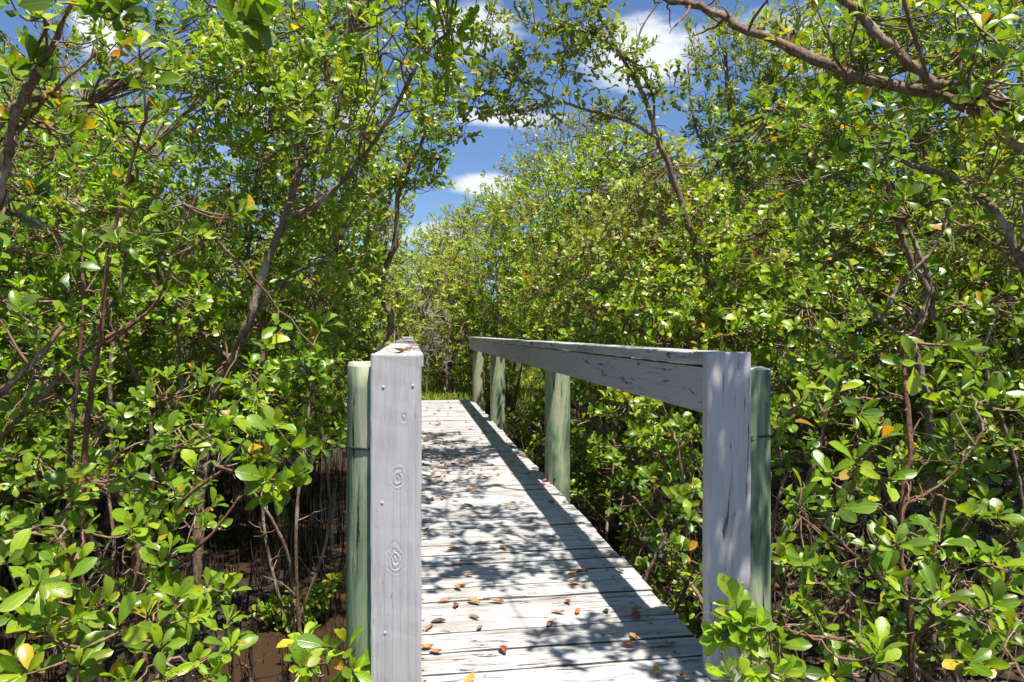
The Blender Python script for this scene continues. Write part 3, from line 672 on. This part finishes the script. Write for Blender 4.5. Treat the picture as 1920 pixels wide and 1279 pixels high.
tree('mangrove_tree', 'big mangrove with thick grey boughs crossing the top right corner', 'tree', b,
     [([b, *PL((2130, 700, 3.0), (2060, 420, 3.0), (1920, 285, 3.0), (1800, 205, 3.0), (1640, 160, 3.1), (1530, 115, 3.2), (1400, 65, 3.3), (1330, 25, 3.4), (1240, -5, 3.5), (1130, -60, 3.6))], .036, .013),
      ([*PL((2060, 420, 3.0), (1960, 275, 2.9), (1830, 180, 2.9), (1740, 145, 2.9), (1660, 80, 2.95), (1575, 5, 3.0), (1500, -60, 3.0))], .029, .016),
      ([b, *PL((2020, 680, 2.9), (1930, 520, 2.9), (1880, 420, 2.9), (1800, 350, 3.0), (1690, 300, 3.0))], .028, .009), ([*PL((1800, 170, 2.9), (1800, 60, 2.9), (1795, -30, 2.9))], .010, .006), ([*PL((1740, 145, 2.9), (1690, -40, 2.6)), (1.35, 1.7, 2.5), (1.12, 1.4, 2.35)], .009, .004)],
     [(1800, 70, 2.8, 120, 70, .3, .8), (1690, 30, 3.0, 100, 50, .3, .8), (1880, 170, 2.8, 80, 70, .25, .7), (1850, 300, 2.9, 90, 60, .25, .6), (1890, 60, 2.3, 60, 60, .15), (1480, 40, 3.5, 90, 50, .25, .5), (1740, 250, 3.0, 80, 50, .25, .6), (1600, 120, 3.1, 90, 40, .2, .6), (1850, 200, 2.75, 70, 50, .15, .6), (1480, 110, 3.3, 70, 35, .2, .5),
      ('W', (1.12, 1.36, 2.3), (.22, .2, .42), 1.3), ('W', (1.5, 2.3, 3.2), (.5, .6, .25), .5), (2050, 250, 2.8, 120, 200, .4)],
     leaf=.082, aspect=.48, mat_leaf=M_LEAF, cover=1.8, tint=(.66, .18), orange=.04, clear=1.9)
b = gbase(1480, 6.0)
tree('olive_mangrove_tree', 'slanting thin mangrove with sparse olive leaves against the sky', 'tree', b,
     [([b, *PL((1440, 800, 5.8), (1345, 570, 5.6), (1300, 440, 5.5), (1255, 320, 5.4), (1225, 250, 5.3), (1190, 150, 5.2), (1130, 30, 5.0), (1080, -60, 4.9))], .036, .010),
      ([*PL((1232, 260, 5.3), (1170, 225, 5.2), (1060, 190, 5.0), (980, 150, 4.9), (880, 90, 4.8))], .014, .005), ([*PL((1225, 250, 5.3), (1220, 170, 5.3), (1160, 90, 5.2), (1060, 40, 5.1), (1000, -10, 5.0))], .012, .005),
      ([*PL((1190, 150, 5.2), (1200, 60, 5.2), (1240, -40, 5.2)), (1.1, 4.4, 3.8), (.8, 3.5, 3.5), (.6, 2.8, 2.9), (.7, 2.1, 2.6), (.75, 1.4, 2.5)], .010, .003), ([*PL((1060, 190, 5.0), (980, 210, 4.9), (890, 225, 4.8), (830, 270, 4.8))], .006, .003)],
     [(1060, 110, 5.0, 130, 60, .3, .85), (940, 140, 4.9, 100, 50, .3, .8), (1120, 40, 5.1, 110, 50, .3, .8), (1000, 30, 5.0, 80, 40, .3, .5), (1010, 200, 4.9, 100, 30, .2, .7), (1200, 110, 5.2, 50, 70, .2, .7), (880, 180, 4.8, 70, 50, .25, .9),
      (1150, 210, 5.2, 70, 35, .2, .9), (920, 60, 4.9, 60, 60, .3, .8), (1250, 170, 5.3, 60, 60, .2, .8), (860, 240, 4.8, 50, 40, .2, .9), (1080, 60, 5.0, 120, 60, .3, .8), (960, 190, 4.9, 90, 40, .3, .8), ('W', (.80, 4.3, 3.5), (.5, .45, .2), .75), ('W', (.8, 5.3, 4.1), (.5, .5, .2), .6), ('W', (.85, 2.2, 2.5), (.42, .42, .13), .85), ('W', (.72, 2.8, 2.85), (.48, .38, .13), .85), ('W', (.95, 1.35, 2.4), (.4, .25, .12), .3), ('W', (.65, 3.5, 3.1), (.45, .35, .15), .7), ('W', (.42, 2.05, 2.55), (.3, .3, .12), .85)],
     leaf=.066, aspect=.44, mat_leaf=M_OLIVE, hi=True, clear=2.2, cover=1.7, tint=(.5, .2), orange=.015, style='along', rk=11, up=.35, shell=.3, twig_r=.0017)
b = gbase(1340, 7.6)
tree('olive_mangrove_tree', 'tall pale olive mangrove at the top right behind the grey bough', 'tree', b,
     [([b, *PL((1370, 600, 7.6), (1380, 350, 7.6), (1360, 100, 7.6))], .05, .02), ([*PL((1380, 350, 7.6), (1460, 200, 7.6), (1500, 30, 7.6))], .03, .012), ([*PL((1380, 350, 7.6), (1310, 250, 7.6), (1290, 120, 7.6))], .02, .008)],
     [(1400, 130, 7.6, 100, 100, .5, .75), (1330, 60, 7.6, 60, 70, .4, .5), (1500, 100, 7.6, 120, 120, .6, .9), (1340, 220, 7.6, 60, 60, .4, .9), (1420, 280, 7.6, 100, 80, .5), (1560, 280, 7.6, 120, 100, .5)],
     leaf=.08, aspect=.42, mat_leaf=M_OLIVE, hi=False, cover=2.3, tint=(.6, .18), orange=.02, style='along', rk=9, up=.5)
# ---- right hedge along the bridge, near to far
hedge = [
 ('dense mangrove beside the second green post, right of the rail', 1290, 5.0, [(1190, 560, 5.6, 120, 110, .5), (1290, 640, 5.2, 130, 90, .5), (1230, 740, 5.0, 120, 70, .4, .7), (1200, 850, 4.9, 110, 60, .35, .6), (1300, 900, 4.3, 60, 70, .3, .5)], M_LEAF, (.60, .18), True),
 ('low mangrove bush under the right handrail between green posts', 1150, 5.6, [(1120, 800, 5.6, 60, 50, .35, .8), (1110, 700, 6.0, 90, 50, .4), (1000, 740, 7.0, 50, 50, .4), (1180, 930, 4.4, 60, 50, .25, .6), (1250, 1060, 3.2, 60, 60, .2, .6)], M_LEAF, (.52, .18), True),
 ('olive-tinted mangrove left of the slanting thin trunk', 1180, 6.6, [(1200, 420, 6.6, 110, 100, .6), (1130, 500, 6.4, 110, 90, .6), (1260, 330, 6.8, 90, 80, .5), (1120, 600, 6.6, 110, 60, .5), (1330, 480, 6.2, 90, 90, .5)], M_OLIVE, (.62, .18), True),
 ('tall green mangrove rising behind the right handrail', 1080, 8.0, [(1080, 380, 8.0, 100, 90, .7), (1040, 500, 7.8, 110, 100, .7), (1120, 310, 8.4, 80, 60, .5), (1020, 620, 7.8, 90, 60, .5), (1180, 300, 8.2, 70, 70, .5)], M_LEAF, (.70, .15), False),
 ('round green mangrove beyond the far end of the right handrail', 960, 10.5, [(980, 420, 10.5, 80, 75, .8), (930, 500, 10.2, 80, 90, .7), (990, 560, 9.6, 80, 70, .7), (940, 620, 10.0, 60, 50, .6), (1030, 320, 10.8, 60, 40, .6)], M_LEAF, (.68, .16), False),
 ('grey-green tree top showing against the clouds at centre', 1060, 13.5, [(1050, 270, 13.5, 90, 50, .9, .6), (1100, 240, 13.5, 60, 40, .8, .6), (980, 330, 13.5, 60, 40, .8, .7), (1150, 230, 13.5, 60, 40, .8, .6)], M_OLIVE, (.45, .18), False),
 ('yellow-green mangrove behind the right end post', 1440, 4.6, [(1440, 470, 4.8, 90, 90, .4), (1500, 600, 4.4, 90, 80, .4), (1400, 620, 4.8, 80, 70, .4), (1560, 560, 4.6, 90, 80, .4), (1480, 720, 4.2, 70, 70, .3, .8)], M_LEAF, (.62, .18), True),
 ('mangrove thicket behind the forked trunk on the right bank', 1650, 5.4, [(1620, 480, 5.4, 130, 110, .5), (1760, 560, 5.2, 130, 110, .5), (1600, 700, 5.0, 120, 90, .4), (1780, 740, 5.0, 130, 90, .4), (1880, 640, 5.0, 100, 110, .4), (1650, 870, 4.6, 120, 80, .35, .8), (1850, 900, 4.4, 110, 90, .35, .8)], M_LEAF, (.50, .2), False),
 ('leafy mangrove crown filling the upper right behind the boughs', 1750, 5.8, [(1700, 100, 5.8, 160, 110, .6), (1850, 260, 5.6, 140, 130, .6), (1640, 290, 5.8, 150, 110, .6), (1880, 60, 5.6, 140, 110, .6), (1780, 420, 5.6, 140, 90, .5), (1560, 120, 6.2, 110, 110, .6), (1480, 260, 6.0, 100, 80, .5), (1720, 10, 5.6, 150, 60, .5)], M_LEAF, (.66, .18), False),
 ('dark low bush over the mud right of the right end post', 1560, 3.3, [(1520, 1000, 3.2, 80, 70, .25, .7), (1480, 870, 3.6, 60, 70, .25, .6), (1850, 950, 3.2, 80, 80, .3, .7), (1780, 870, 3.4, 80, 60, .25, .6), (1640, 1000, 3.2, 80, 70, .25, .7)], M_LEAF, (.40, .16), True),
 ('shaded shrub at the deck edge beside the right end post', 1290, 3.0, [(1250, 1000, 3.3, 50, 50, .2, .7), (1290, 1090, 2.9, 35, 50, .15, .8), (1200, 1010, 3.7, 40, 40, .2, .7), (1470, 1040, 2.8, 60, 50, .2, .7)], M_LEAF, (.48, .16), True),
]
for lab, bx, bd, bl, mt, ti, hi in hedge:
    b = gbase(bx, bd+.2)
    lb = []
    for (px, py, d, rx, ry, rd, *cv) in bl[:4]:
        c_ = P(px, py, d); mid = (b+c_)/2+rng.normal(0, .12, 3); lb.append(([b+rng.normal(0, .05, 3)*np.array([1, 1, 0]), mid, c_], .024 if bd > 4 else .012, .008))
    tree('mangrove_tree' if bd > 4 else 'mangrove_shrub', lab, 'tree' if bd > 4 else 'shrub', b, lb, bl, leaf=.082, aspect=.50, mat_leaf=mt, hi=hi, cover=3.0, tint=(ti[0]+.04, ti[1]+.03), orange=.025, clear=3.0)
more = [
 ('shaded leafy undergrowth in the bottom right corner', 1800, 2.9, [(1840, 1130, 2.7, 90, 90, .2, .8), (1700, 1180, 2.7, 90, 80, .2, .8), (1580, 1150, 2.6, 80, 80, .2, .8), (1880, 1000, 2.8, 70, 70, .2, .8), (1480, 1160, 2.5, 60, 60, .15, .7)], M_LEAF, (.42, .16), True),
 ('twiggy low mangrove beneath the handrail next to the right end post', 1260, 4.0, [(1270, 830, 4.0, 55, 40, .25, .6), (1220, 930, 3.8, 50, 50, .25, .7), (1290, 960, 3.4, 40, 60, .2, .7), (1150, 870, 4.8, 50, 40, .3, .7), (1230, 790, 4.3, 60, 40, .25, .6)], M_LEAF, (.58, .16), True),
 ('leafy mangrove bush just left of the left green round post', 560, 3.9, [(590, 690, 4.0, 70, 50, .25, .9), (480, 740, 4.0, 80, 50, .25, .8), (600, 800, 3.9, 50, 45, .2, .8), (380, 800, 3.8, 90, 50, .25, .7)], M_LIME, (.42, .18), True),
 ('leafy mangrove low on the left bank behind the dark hollow', 560, 7.0, [(560, 740, 7.0, 110, 70, .6), (440, 790, 6.5, 110, 50, .5), (620, 790, 6.8, 60, 50, .5), (630, 640, 7.4, 70, 90, .5), (330, 830, 6.2, 110, 50, .5), (520, 840, 6.2, 110, 30, .5), (620, 700, 6.4, 60, 50, .5)], M_LEAF, (.55, .18), False),
 ('bright mangrove crown behind the red stems at far left', 250, 4.6, [(260, 300, 4.6, 110, 90, .35, .8), (100, 420, 4.4, 110, 90, .35, .8), (330, 560, 4.6, 100, 70, .35, .8), (60, 620, 4.4, 90, 70, .3, .8), (430, 130, 4.9, 110, 70, .4, .8)], M_LIME, (.45, .2), True),
 ('low leafy bush behind the left foreground shrubs', 100, 3.6, [(60, 880, 3.6, 110, 60, .3), (180, 800, 3.8, 90, 50, .3, .8), (340, 740, 3.9, 90, 50, .3, .8), (60, 1000, 3.3, 90, 50, .3, .8), (230, 900, 3.5, 100, 60, .3, .9), (330, 960, 3.4, 80, 60, .3, .8), (160, 1060, 3.2, 100, 60, .3, .8)], M_LEAF, (.5, .18), True),
 ('mangrove between the round green crown and the olive path bushes', 900, 12.0, [(900, 540, 12, 60, 90, .8), (870, 640, 11.6, 40, 60, .5), (930, 700, 10.8, 40, 50, .4), (960, 480, 12, 60, 60, .8), (960, 380, 12.5, 60, 50, .8)], M_LEAF, (.66, .16), False),
 ('sunlit mangrove mound over the middle of the right handrail', 1180, 5.0, [(1130, 640, 6.0, 70, 45, .3), (1250, 560, 5.2, 100, 70, .35), (1380, 540, 5.0, 90, 70, .35), (1330, 420, 5.6, 80, 80, .4), (1250, 820, 4.4, 60, 50, .3, .8), (1180, 770, 5.0, 60, 40, .3)], M_LEAF, (.70, .15), True),
 ('leafy shrub between the forked trunk and the right photo edge', 1840, 3.6, [(1850, 700, 3.6, 90, 60, .3), (1780, 850, 3.5, 80, 50, .3, .8), (1880, 560, 3.6, 60, 70, .3), (1560, 680, 3.4, 70, 50, .25, .8), (1460, 780, 3.2, 50, 50, .2, .7)], M_LEAF, (.6, .18), True),
]
hedge = more; KEEP0 = None
for lab, bx, bd, bl, mt, ti, hi in hedge:
    b = gbase(bx, bd+.2); lb = []
    for (px, py, d, rx, ry, rd, *cv) in bl[:4]:
        c_ = P(px, py, d); lb.append(([b+rng.normal(0, .05, 3)*np.array([1, 1, 0]), (b+c_)/2+rng.normal(0, .12, 3), c_], .022 if bd > 4 else .012, .008))
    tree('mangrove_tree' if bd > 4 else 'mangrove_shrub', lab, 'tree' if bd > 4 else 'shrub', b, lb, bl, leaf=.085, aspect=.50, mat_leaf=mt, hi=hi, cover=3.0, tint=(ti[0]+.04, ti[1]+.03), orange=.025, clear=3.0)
for k_, (bx, by, lab_) in enumerate(((1.62, 5.7, 'low leafy bush crowding the deck edge between the second and third green posts'), (1.60, 7.1, 'low leafy bush crowding the deck edge just before the third green post'),
                        (1.62, 8.9, 'low leafy bush crowding the deck edge under the far end of the right handrail'), (1.50, 3.9, 'small leafy bush beside the deck edge before the second green post'))):
    b = np.array([bx, by, float(hgt(np.array(bx), np.array(by)))])
    tree('mangrove_shrub', lab_, 'shrub', b, [([b, b+np.array([-.1, .1, .3])], .009, .005), ([b, b+np.array([.15, -.2, .35])], .009, .005), ([b, b+np.array([.05, .3, .3])], .009, .005)],
         [('W', b+np.array([-.05, .05, .38]), (.38, .55, .24)), ('W', b+np.array([.15, -.25, .55]), (.30, .35, .22), .8), ('W', b+np.array([.1, .4, .5]), (.28, .30, .2), .8)],
         leaf=.07, aspect=.48, mat_leaf=M_LEAF, hi=True, cover=1.7, tint=(.60, .17), orange=.03, clear=3)
# ---- far centre
far = [('pale olive brush standing right behind the far deck end', 830, 11.7, [(820, 660, 11.8, 50, 60, .5), (860, 600, 12, 50, 80, .6), (800, 560, 12.2, 50, 80, .6), (840, 500, 13, 60, 60, .7), (880, 690, 11.5, 40, 40, .4)], M_FAR, (.66, .2)),
       ('olive bush between the far end of the left handrail and the kinked trunk', 700, 10.0, [(690, 660, 10, 80, 50, .6), (640, 620, 9.5, 90, 60, .6), (740, 620, 10.5, 50, 60, .6), (760, 690, 10.6, 30, 40, .4), (720, 540, 10.5, 60, 60, .6)], M_FAR, (.58, .2)),
       ('hazy olive bushes closing the path beyond the deck end', 860, 14, [(840, 560, 14, 80, 90, 1.2), (880, 460, 15, 60, 60, 1), (800, 480, 16, 70, 50, 1), (900, 640, 12.5, 60, 60, .8), (860, 700, 13, 60, 40, .8)], M_FAR, (.5, .2)),
       ('small far tree under the white cloud', 880, 19, [(890, 410, 19, 60, 45, 1.2), (840, 440, 20, 60, 40, 1), (930, 400, 18, 50, 50, 1)], M_FAR, (.62, .16)),
       ('pale green bush left of the far deck end', 770, 12, [(770, 580, 12, 50, 80, .8), (740, 520, 13, 60, 60, .8), (780, 660, 12, 30, 50, .5)], M_FAR, (.55, .2)),
       ('far thicket behind the left handrail end', 640, 13, [(660, 500, 13, 110, 150, 1), (600, 300, 14, 140, 150, 1), (720, 380, 14, 60, 90, .8), (520, 550, 12, 140, 150, 1)], M_FAR, (.5, .2))]
for lab, bx, bd, bl, mt, ti in far:
    b = gbase(bx, bd); lb = []
    for (px, py, d, rx, ry, rd) in bl:
        c_ = P(px, py, d); lb.append(([b+rng.normal(0, .2, 3)*np.array([1, 1, 0]), (b+c_)/2+rng.normal(0, .2, 3), c_], .035, .012))
    tree('mangrove_tree', lab, 'tree', b, lb, bl, leaf=.095, aspect=.5, mat_leaf=mt, hi=False, cover=2.6, tint=ti, orange=.01, clear=3.0, twig_r=.004)
for k, (px, d) in enumerate(((800, 11.25), (838, 11.3))):
    b = gbase(px, d)
    tree('dead_bush', ('pale leafless brush just left of the far deck end' if k == 0 else 'pale dry brush behind the centre of the far deck end'), 'bush', b, [([b, b+np.array([0, 0, .6])], .012, .006)],
         [('W', b+np.array([0, 0, 1.2-.2*k]), (.38, .3, .75), .8)], leaf=.09, mat_leaf=None, mat_bark=M_DEAD, hi=False, cover=3, clear=3, twig_r=.004)

# ---- thicket filling both banks: prototypes copied
def proto(seed, mt, ti, label, loc):
    b = np.array([0, 0, 0.]); tips = [np.array([rng.uniform(-.8, .8), rng.uniform(-.8, .8), rng.uniform(1.6, 3.6)]) for _ in range(6)]
    lb = [([b, (b+t)/2+rng.normal(0, .15, 3), t], .04, .012) for t in tips]
    bl = [('W', t, (.8, .8, .7)) for t in tips]+[('W', (rng.uniform(-.6, .6), rng.uniform(-.6, .6), z), (.7, .7, .5), .7) for z in (.9, 1.4, 4.0)]
    global hgt, KEEP
    h0, k0 = hgt, KEEP; KEEP = (9e9, 9e9, 9e9, 9e9); hgt = lambda x, y: x*0-9
    r = tree('mangrove_tree', label, 'tree', b+np.array([500., 0, 0])*0, lb, bl, leaf=.092, aspect=.5, mat_leaf=mt, hi=False, cover=2.1, tint=ti, orange=.02, clear=-9)
    hgt, KEEP = h0, k0; return r
_ok = corridor_ok; corridor_ok = lambda p, c=0, y=None: np.ones(len(p), bool)
protos = [proto(1, M_LEAF, (.58, .19), '', None), proto(2, M_LEAF, (.48, .19), '', None), proto(3, M_OLIVE, (.55, .2), '', None), proto(4, M_LIME, (.45, .2), '', None)]
corridor_ok = _ok
spots = [(-2.6, 4.6), (-3.2, 6.4), (-2.2, 8.3), (-3.8, 9.6), (-4.8, 5.0), (-4.6, 7.6), (-3.6, 12.6), (-5.6, 11.0), (-2.8, 15.5), (-5.0, 15.0), (-4.0, 3.0), (-5.4, 1.8),
         (3.6, 5.4), (3.0, 7.2), (4.6, 6.8), (3.4, 9.2), (5.0, 9.4), (2.6, 11.2), (4.2, 12.0), (6.2, 7.6), (3.6, 14.4), (2.6, 17.2), (5.4, 15.2), (6.8, 11.4), (4.9, 4.2), (6.2, 5.2), (5.2, 2.4), (3.9, 3.7), (1.4, 20.5), (-.4, 20.5), (-2.2, 20.5), (3.6, 20.5), (-4.5, 20), (-7, 17), (-8, 12), (-9, 7), (6, 20), (8, 16), (9, 10), (9, 5), (-1.5, 25), (-4.5, 25), (-8, 24), (1.5, 25), (4.5, 25), (8, 24), (12, 20), (-12, 18), (-12, 10), (12, 12), (7.5, 2.5), (-7, 3.5)]
words = {0: 'mid green', 1: 'dark green', 2: 'olive green', 3: 'bright green'}
groups = {}
first = [True]*4
for i, (x, y_) in enumerate(spots):
    k = int(rng.integers(0, 4)); pr = protos[k]
    if first[k]: r = pr; first[k] = False; kids = []
    else:
        r = pr.copy(); C.objects.link(r); kids = list(pr.children)
        for ch in kids: c2 = ch.copy(); C.objects.link(c2); c2.parent = r
    r.location = (x, y_, float(hgt(np.array(x), np.array(y_)))); r.rotation_euler = (0, 0, rng.uniform(0, 6.28)); s = rng.uniform(.85, 1.1)
    if abs(x) < 5.6 and y_ < 8.5: s *= .74
    if y_ > 23: s = 1.0
    elif abs(x) > 5.5: s = 1.15
    elif y_ > 19: s = .62
    elif y_ > 11: s = .72 if x < 3 else .85
    r.scale = (s, s, s*rng.uniform(.92, 1.1))
    side = 'left' if x < .4 else 'right'; far_ = 'beyond the far end of the bridge' if y_ > 10.6 else ('deep in the thicket' if abs(x-.4) > 4 else 'in the thicket close behind the handrail')
    r['label'] = f'{words[k]} mangrove {far_}, on the {side} bank'
    r['group'] = f'{words[k]} mangroves {far_} on the {side} bank'; r['category'] = 'tree'
for k in range(4):
    if first[k]:
        for ch in list(protos[k].children): bpy.data.objects.remove(ch)
        bpy.data.objects.remove(protos[k])

# ---- pneumatophores: air roots standing in the mud
def spikes(N, xr, yr, hr, name, mt, r=.006, lean=.09):
    p = np.stack([rng.uniform(*xr, N), rng.uniform(*yr, N)], -1); z = hgt(p[:, 0], p[:, 1])
    h = rng.uniform(*hr, N); a = np.concatenate([p, z[:, None]-.02], 1); d = rng.normal(0, lean, (N, 3)); d[:, 2] = 1
    b_ = a+d*h[:, None]; c_ = (a+b_)/2+rng.normal(0, .012, a.shape)
    pts = bez(a, c_, b_, 4); rad = np.linspace(1, .35, 4)[None]*rng.uniform(.6, 1.3, (N, 1))*r
    v, q = tubes(pts, rad, 4); return tag(link(name, np_mesh(name, v, q), mt), kind='stuff')
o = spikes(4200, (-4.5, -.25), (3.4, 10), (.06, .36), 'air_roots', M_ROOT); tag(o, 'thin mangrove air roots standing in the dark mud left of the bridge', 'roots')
o = spikes(1500, (1.15, 5), (2.2, 10), (.15, .6), 'thin_stems', M_RED, .005, .3); tag(o, 'tangle of thin bare stems and roots under the mangroves right of the bridge', 'stems')
# leaf litter
def litter(name, N, xr, yr, mats_, label):
    p = np.stack([rng.uniform(*xr, N), rng.uniform(*yr, N)], -1); z = hgt(p[:, 0], p[:, 1])+.012
    a = rng.uniform(0, 6.28, N); d = np.stack([np.cos(a), np.sin(a), rng.normal(0, .2, N)], -1); nn = rng.normal(0, .3, (N, 3)); nn[:, 2] = 1
    s = rng.uniform(.05, .085, N); me = leaves_mesh(name, np.concatenate([p, z[:, None]], 1), d, nn, s, s*.45, rng.uniform(0, 1, N), rng.uniform(0, 1, N), False)
    tag(link(name, me, mats_), label, 'litter', kind='stuff')
litter('leaf_litter', 5000, (1.0, 6), (1.5, 12), DRY['litter'], 'fallen brown leaves on the ground right of the bridge')
litter('brown_leaf_litter', 900, (-5, -.2), (1.5, 12), DRY['litter'], 'fallen red brown leaves on the mud left of the bridge')
# grass at the far end
N = 26000; p = np.stack([rng.uniform(-5, 6, N), 10.42+rng.uniform(0, 1, N)**1.6*11, ], -1); z = hgt(p[:, 0], p[:, 1])
a = np.concatenate([p, z[:, None]], 1); d = rng.normal(0, .4, (N, 3)); d[:, 2] = 1; h = rng.uniform(.05, .18, N)*(1+.6*np.sin(3*p[:, 0])*np.sin(2*p[:, 1]))
nn = rng.normal(0, 1, (N, 3)); nn[:, 2] = .4
me = leaves_mesh('grass', a, d, nn, h, np.full(N, .014), np.clip(rng.normal(.75, .2, N), 0, 1), rng.uniform(0, 1, N), False)
tag(link('grass', me, M_LIME), 'yellow-green grass and weeds on the ground beyond the deck end', 'grass', kind='stuff')

# ------------------------------------------------------------------ fallen leaves on the deck
def curled_leaf(L_, W_, curl, cup):
    ny, nx = 7, 5; v = []; uv = []
    for j in range(ny):
        t = j/(ny-1); wd = W_*.5*math.sin(PI*min(1, max(.0, t*.92+.05)))**.8; 
        for i in range(nx):
            s = (i/(nx-1)-.5)*2
            v.append((s*wd, (t-.5)*L_, cup*abs(s)**1.6*wd*1.1+curl*L_*(t-.5)**2+.0025)); uv.append((.5+s*.45, t))
    q = [(j*nx+i, j*nx+i+1, (j+1)*nx+i+1, (j+1)*nx+i) for j in range(ny-1) for i in range(nx-1)]
    return np_mesh('fallen_leaf', np.array(v), np.array(q), uv=np.array(uv))
leaf_meshes = {}
for cname in DRY:
    leaf_meshes[cname] = []
    for k in range(4):
        me = curled_leaf(random.uniform(.050, .075), random.uniform(.022, .032), random.uniform(-.1, .75), random.uniform(-.3, 1.0)); me.materials.append(DRY[cname]); leaf_meshes[cname].append(me)
def on_deck(px, py):
    d = F*CAMZ/(py-624); q = P(px, py, d); return q[0], q[1]
marks = [  # seen one by one in the photograph: pixel, colour
 (943, 1222, 'red brown'), (1180, 1213, 'orange'), (1188, 1197, 'yellow'), (818, 1225, 'orange'), (889, 1161, 'tan'), (888, 1131, 'yellow'), (932, 1130, 'tan'), (855, 1138, 'red brown'),
 (858, 1106, 'orange'), (866, 1100, 'yellow'), (836, 1129, 'tan'), (880, 1081, 'tan'), (1032, 1173, 'red brown'), (1047, 1151, 'tan'), (1083, 1150, 'orange'), (1064, 1131, 'red brown'),
 (1136, 1149, 'dark brown'), (1192, 1143, 'orange'), (1193, 1160, 'red brown'), (1070, 1080, 'yellow'), (1090, 1075, 'orange'), (1077, 1097, 'orange'), (943, 1030, 'tan'), (943, 1047, 'yellow'),
 (995, 978, 'orange'), (850, 1031, 'yellow'), (799, 996, 'red brown'), (847, 1005, 'tan'), (865, 1057, 'tan'), (1144, 1044, 'orange'), (1163, 1073, 'tan'), (1034, 944, 'dark brown'), (822, 1168, 'dark brown'),
 (806, 1180, 'tan'), (800, 1218, 'orange'), (880, 1277, 'yellow'), (1280, 1272, 'orange'), (1232, 1262, 'yellow'), (899, 1181, 'tan'), (811, 937, 'yellow'), (989, 890, 'tan'), (1030, 912, 'yellow')]
deck_leaves = []
for px, py, c_ in marks: x, y_ = on_deck(px, py); deck_leaves.append((x, y_, c_))
for _ in range(190):      # the drift of leaves half way along
    y_ = float(np.clip(rng.normal(5.5, .75), 4.0, 8.5)); deck_leaves.append((float(np.clip(abs(rng.normal(0, .38))+.02, .02, .92)), y_, rng.choice(['orange', 'tan', 'tan', 'red brown', 'tan', 'yellow'])))
for _ in range(26): deck_leaves.append((float(rng.uniform(.0, .9)), float(rng.uniform(6.5, 10)), rng.choice(['orange', 'tan', 'red brown'])))
seen = []
for x, y_, c_ in deck_leaves:
    if any((x-a)**2+(y_-b_)**2 < .03**2 for a, b_ in seen): continue
    seen.append((x, y_))
    o = bpy.data.objects.new('fallen_leaf', random.choice(leaf_meshes[c_])); C.objects.link(o); o.location = (x, y_, .003)
    o.rotation_euler = (random.uniform(-.12, .12), random.uniform(-.2, .2), random.uniform(0, 6.28))
    ac = 'left side' if x < .22 else ('right side' if x > .66 else 'middle')
    al = 'on the nearest planks' if y_ < 2.35 else ('on planks at the first leaf shadows' if y_ < 3.2 else ('on planks before the second green post' if y_ < 4.4 else ('in the leaf drift half way along' if y_ < 6.6 else 'on the far planks')))
    sc1 = random.uniform(.6, .92); o.scale = (sc1,)*3
    tag(o, f'{c_} dry leaf {al}, {ac}', 'leaf', f'{c_} leaves {al}, {ac}')
# leaves caught on the left rail top
for k, (y_, c_) in enumerate(((2.02, 'yellow'), (2.10, 'orange'), (2.3, 'tan'), (3.0, 'orange'))):
    o = bpy.data.objects.new('fallen_leaf', leaf_meshes[c_][k % 4]); C.objects.link(o); o.location = (-.04+.02*k, y_, .961); o.rotation_euler = (0, .1, 1.2+k)
    tag(o, f'{c_} dry leaf on top of the left handrail, number {k+1} from its near end' if 0 else f"{c_} dry leaf lying on top of the left handrail{['', ' just behind the end post', '', ' further along'][k]}", 'leaf', 'leaves on the left handrail')
print('LEAVES', tree.count)
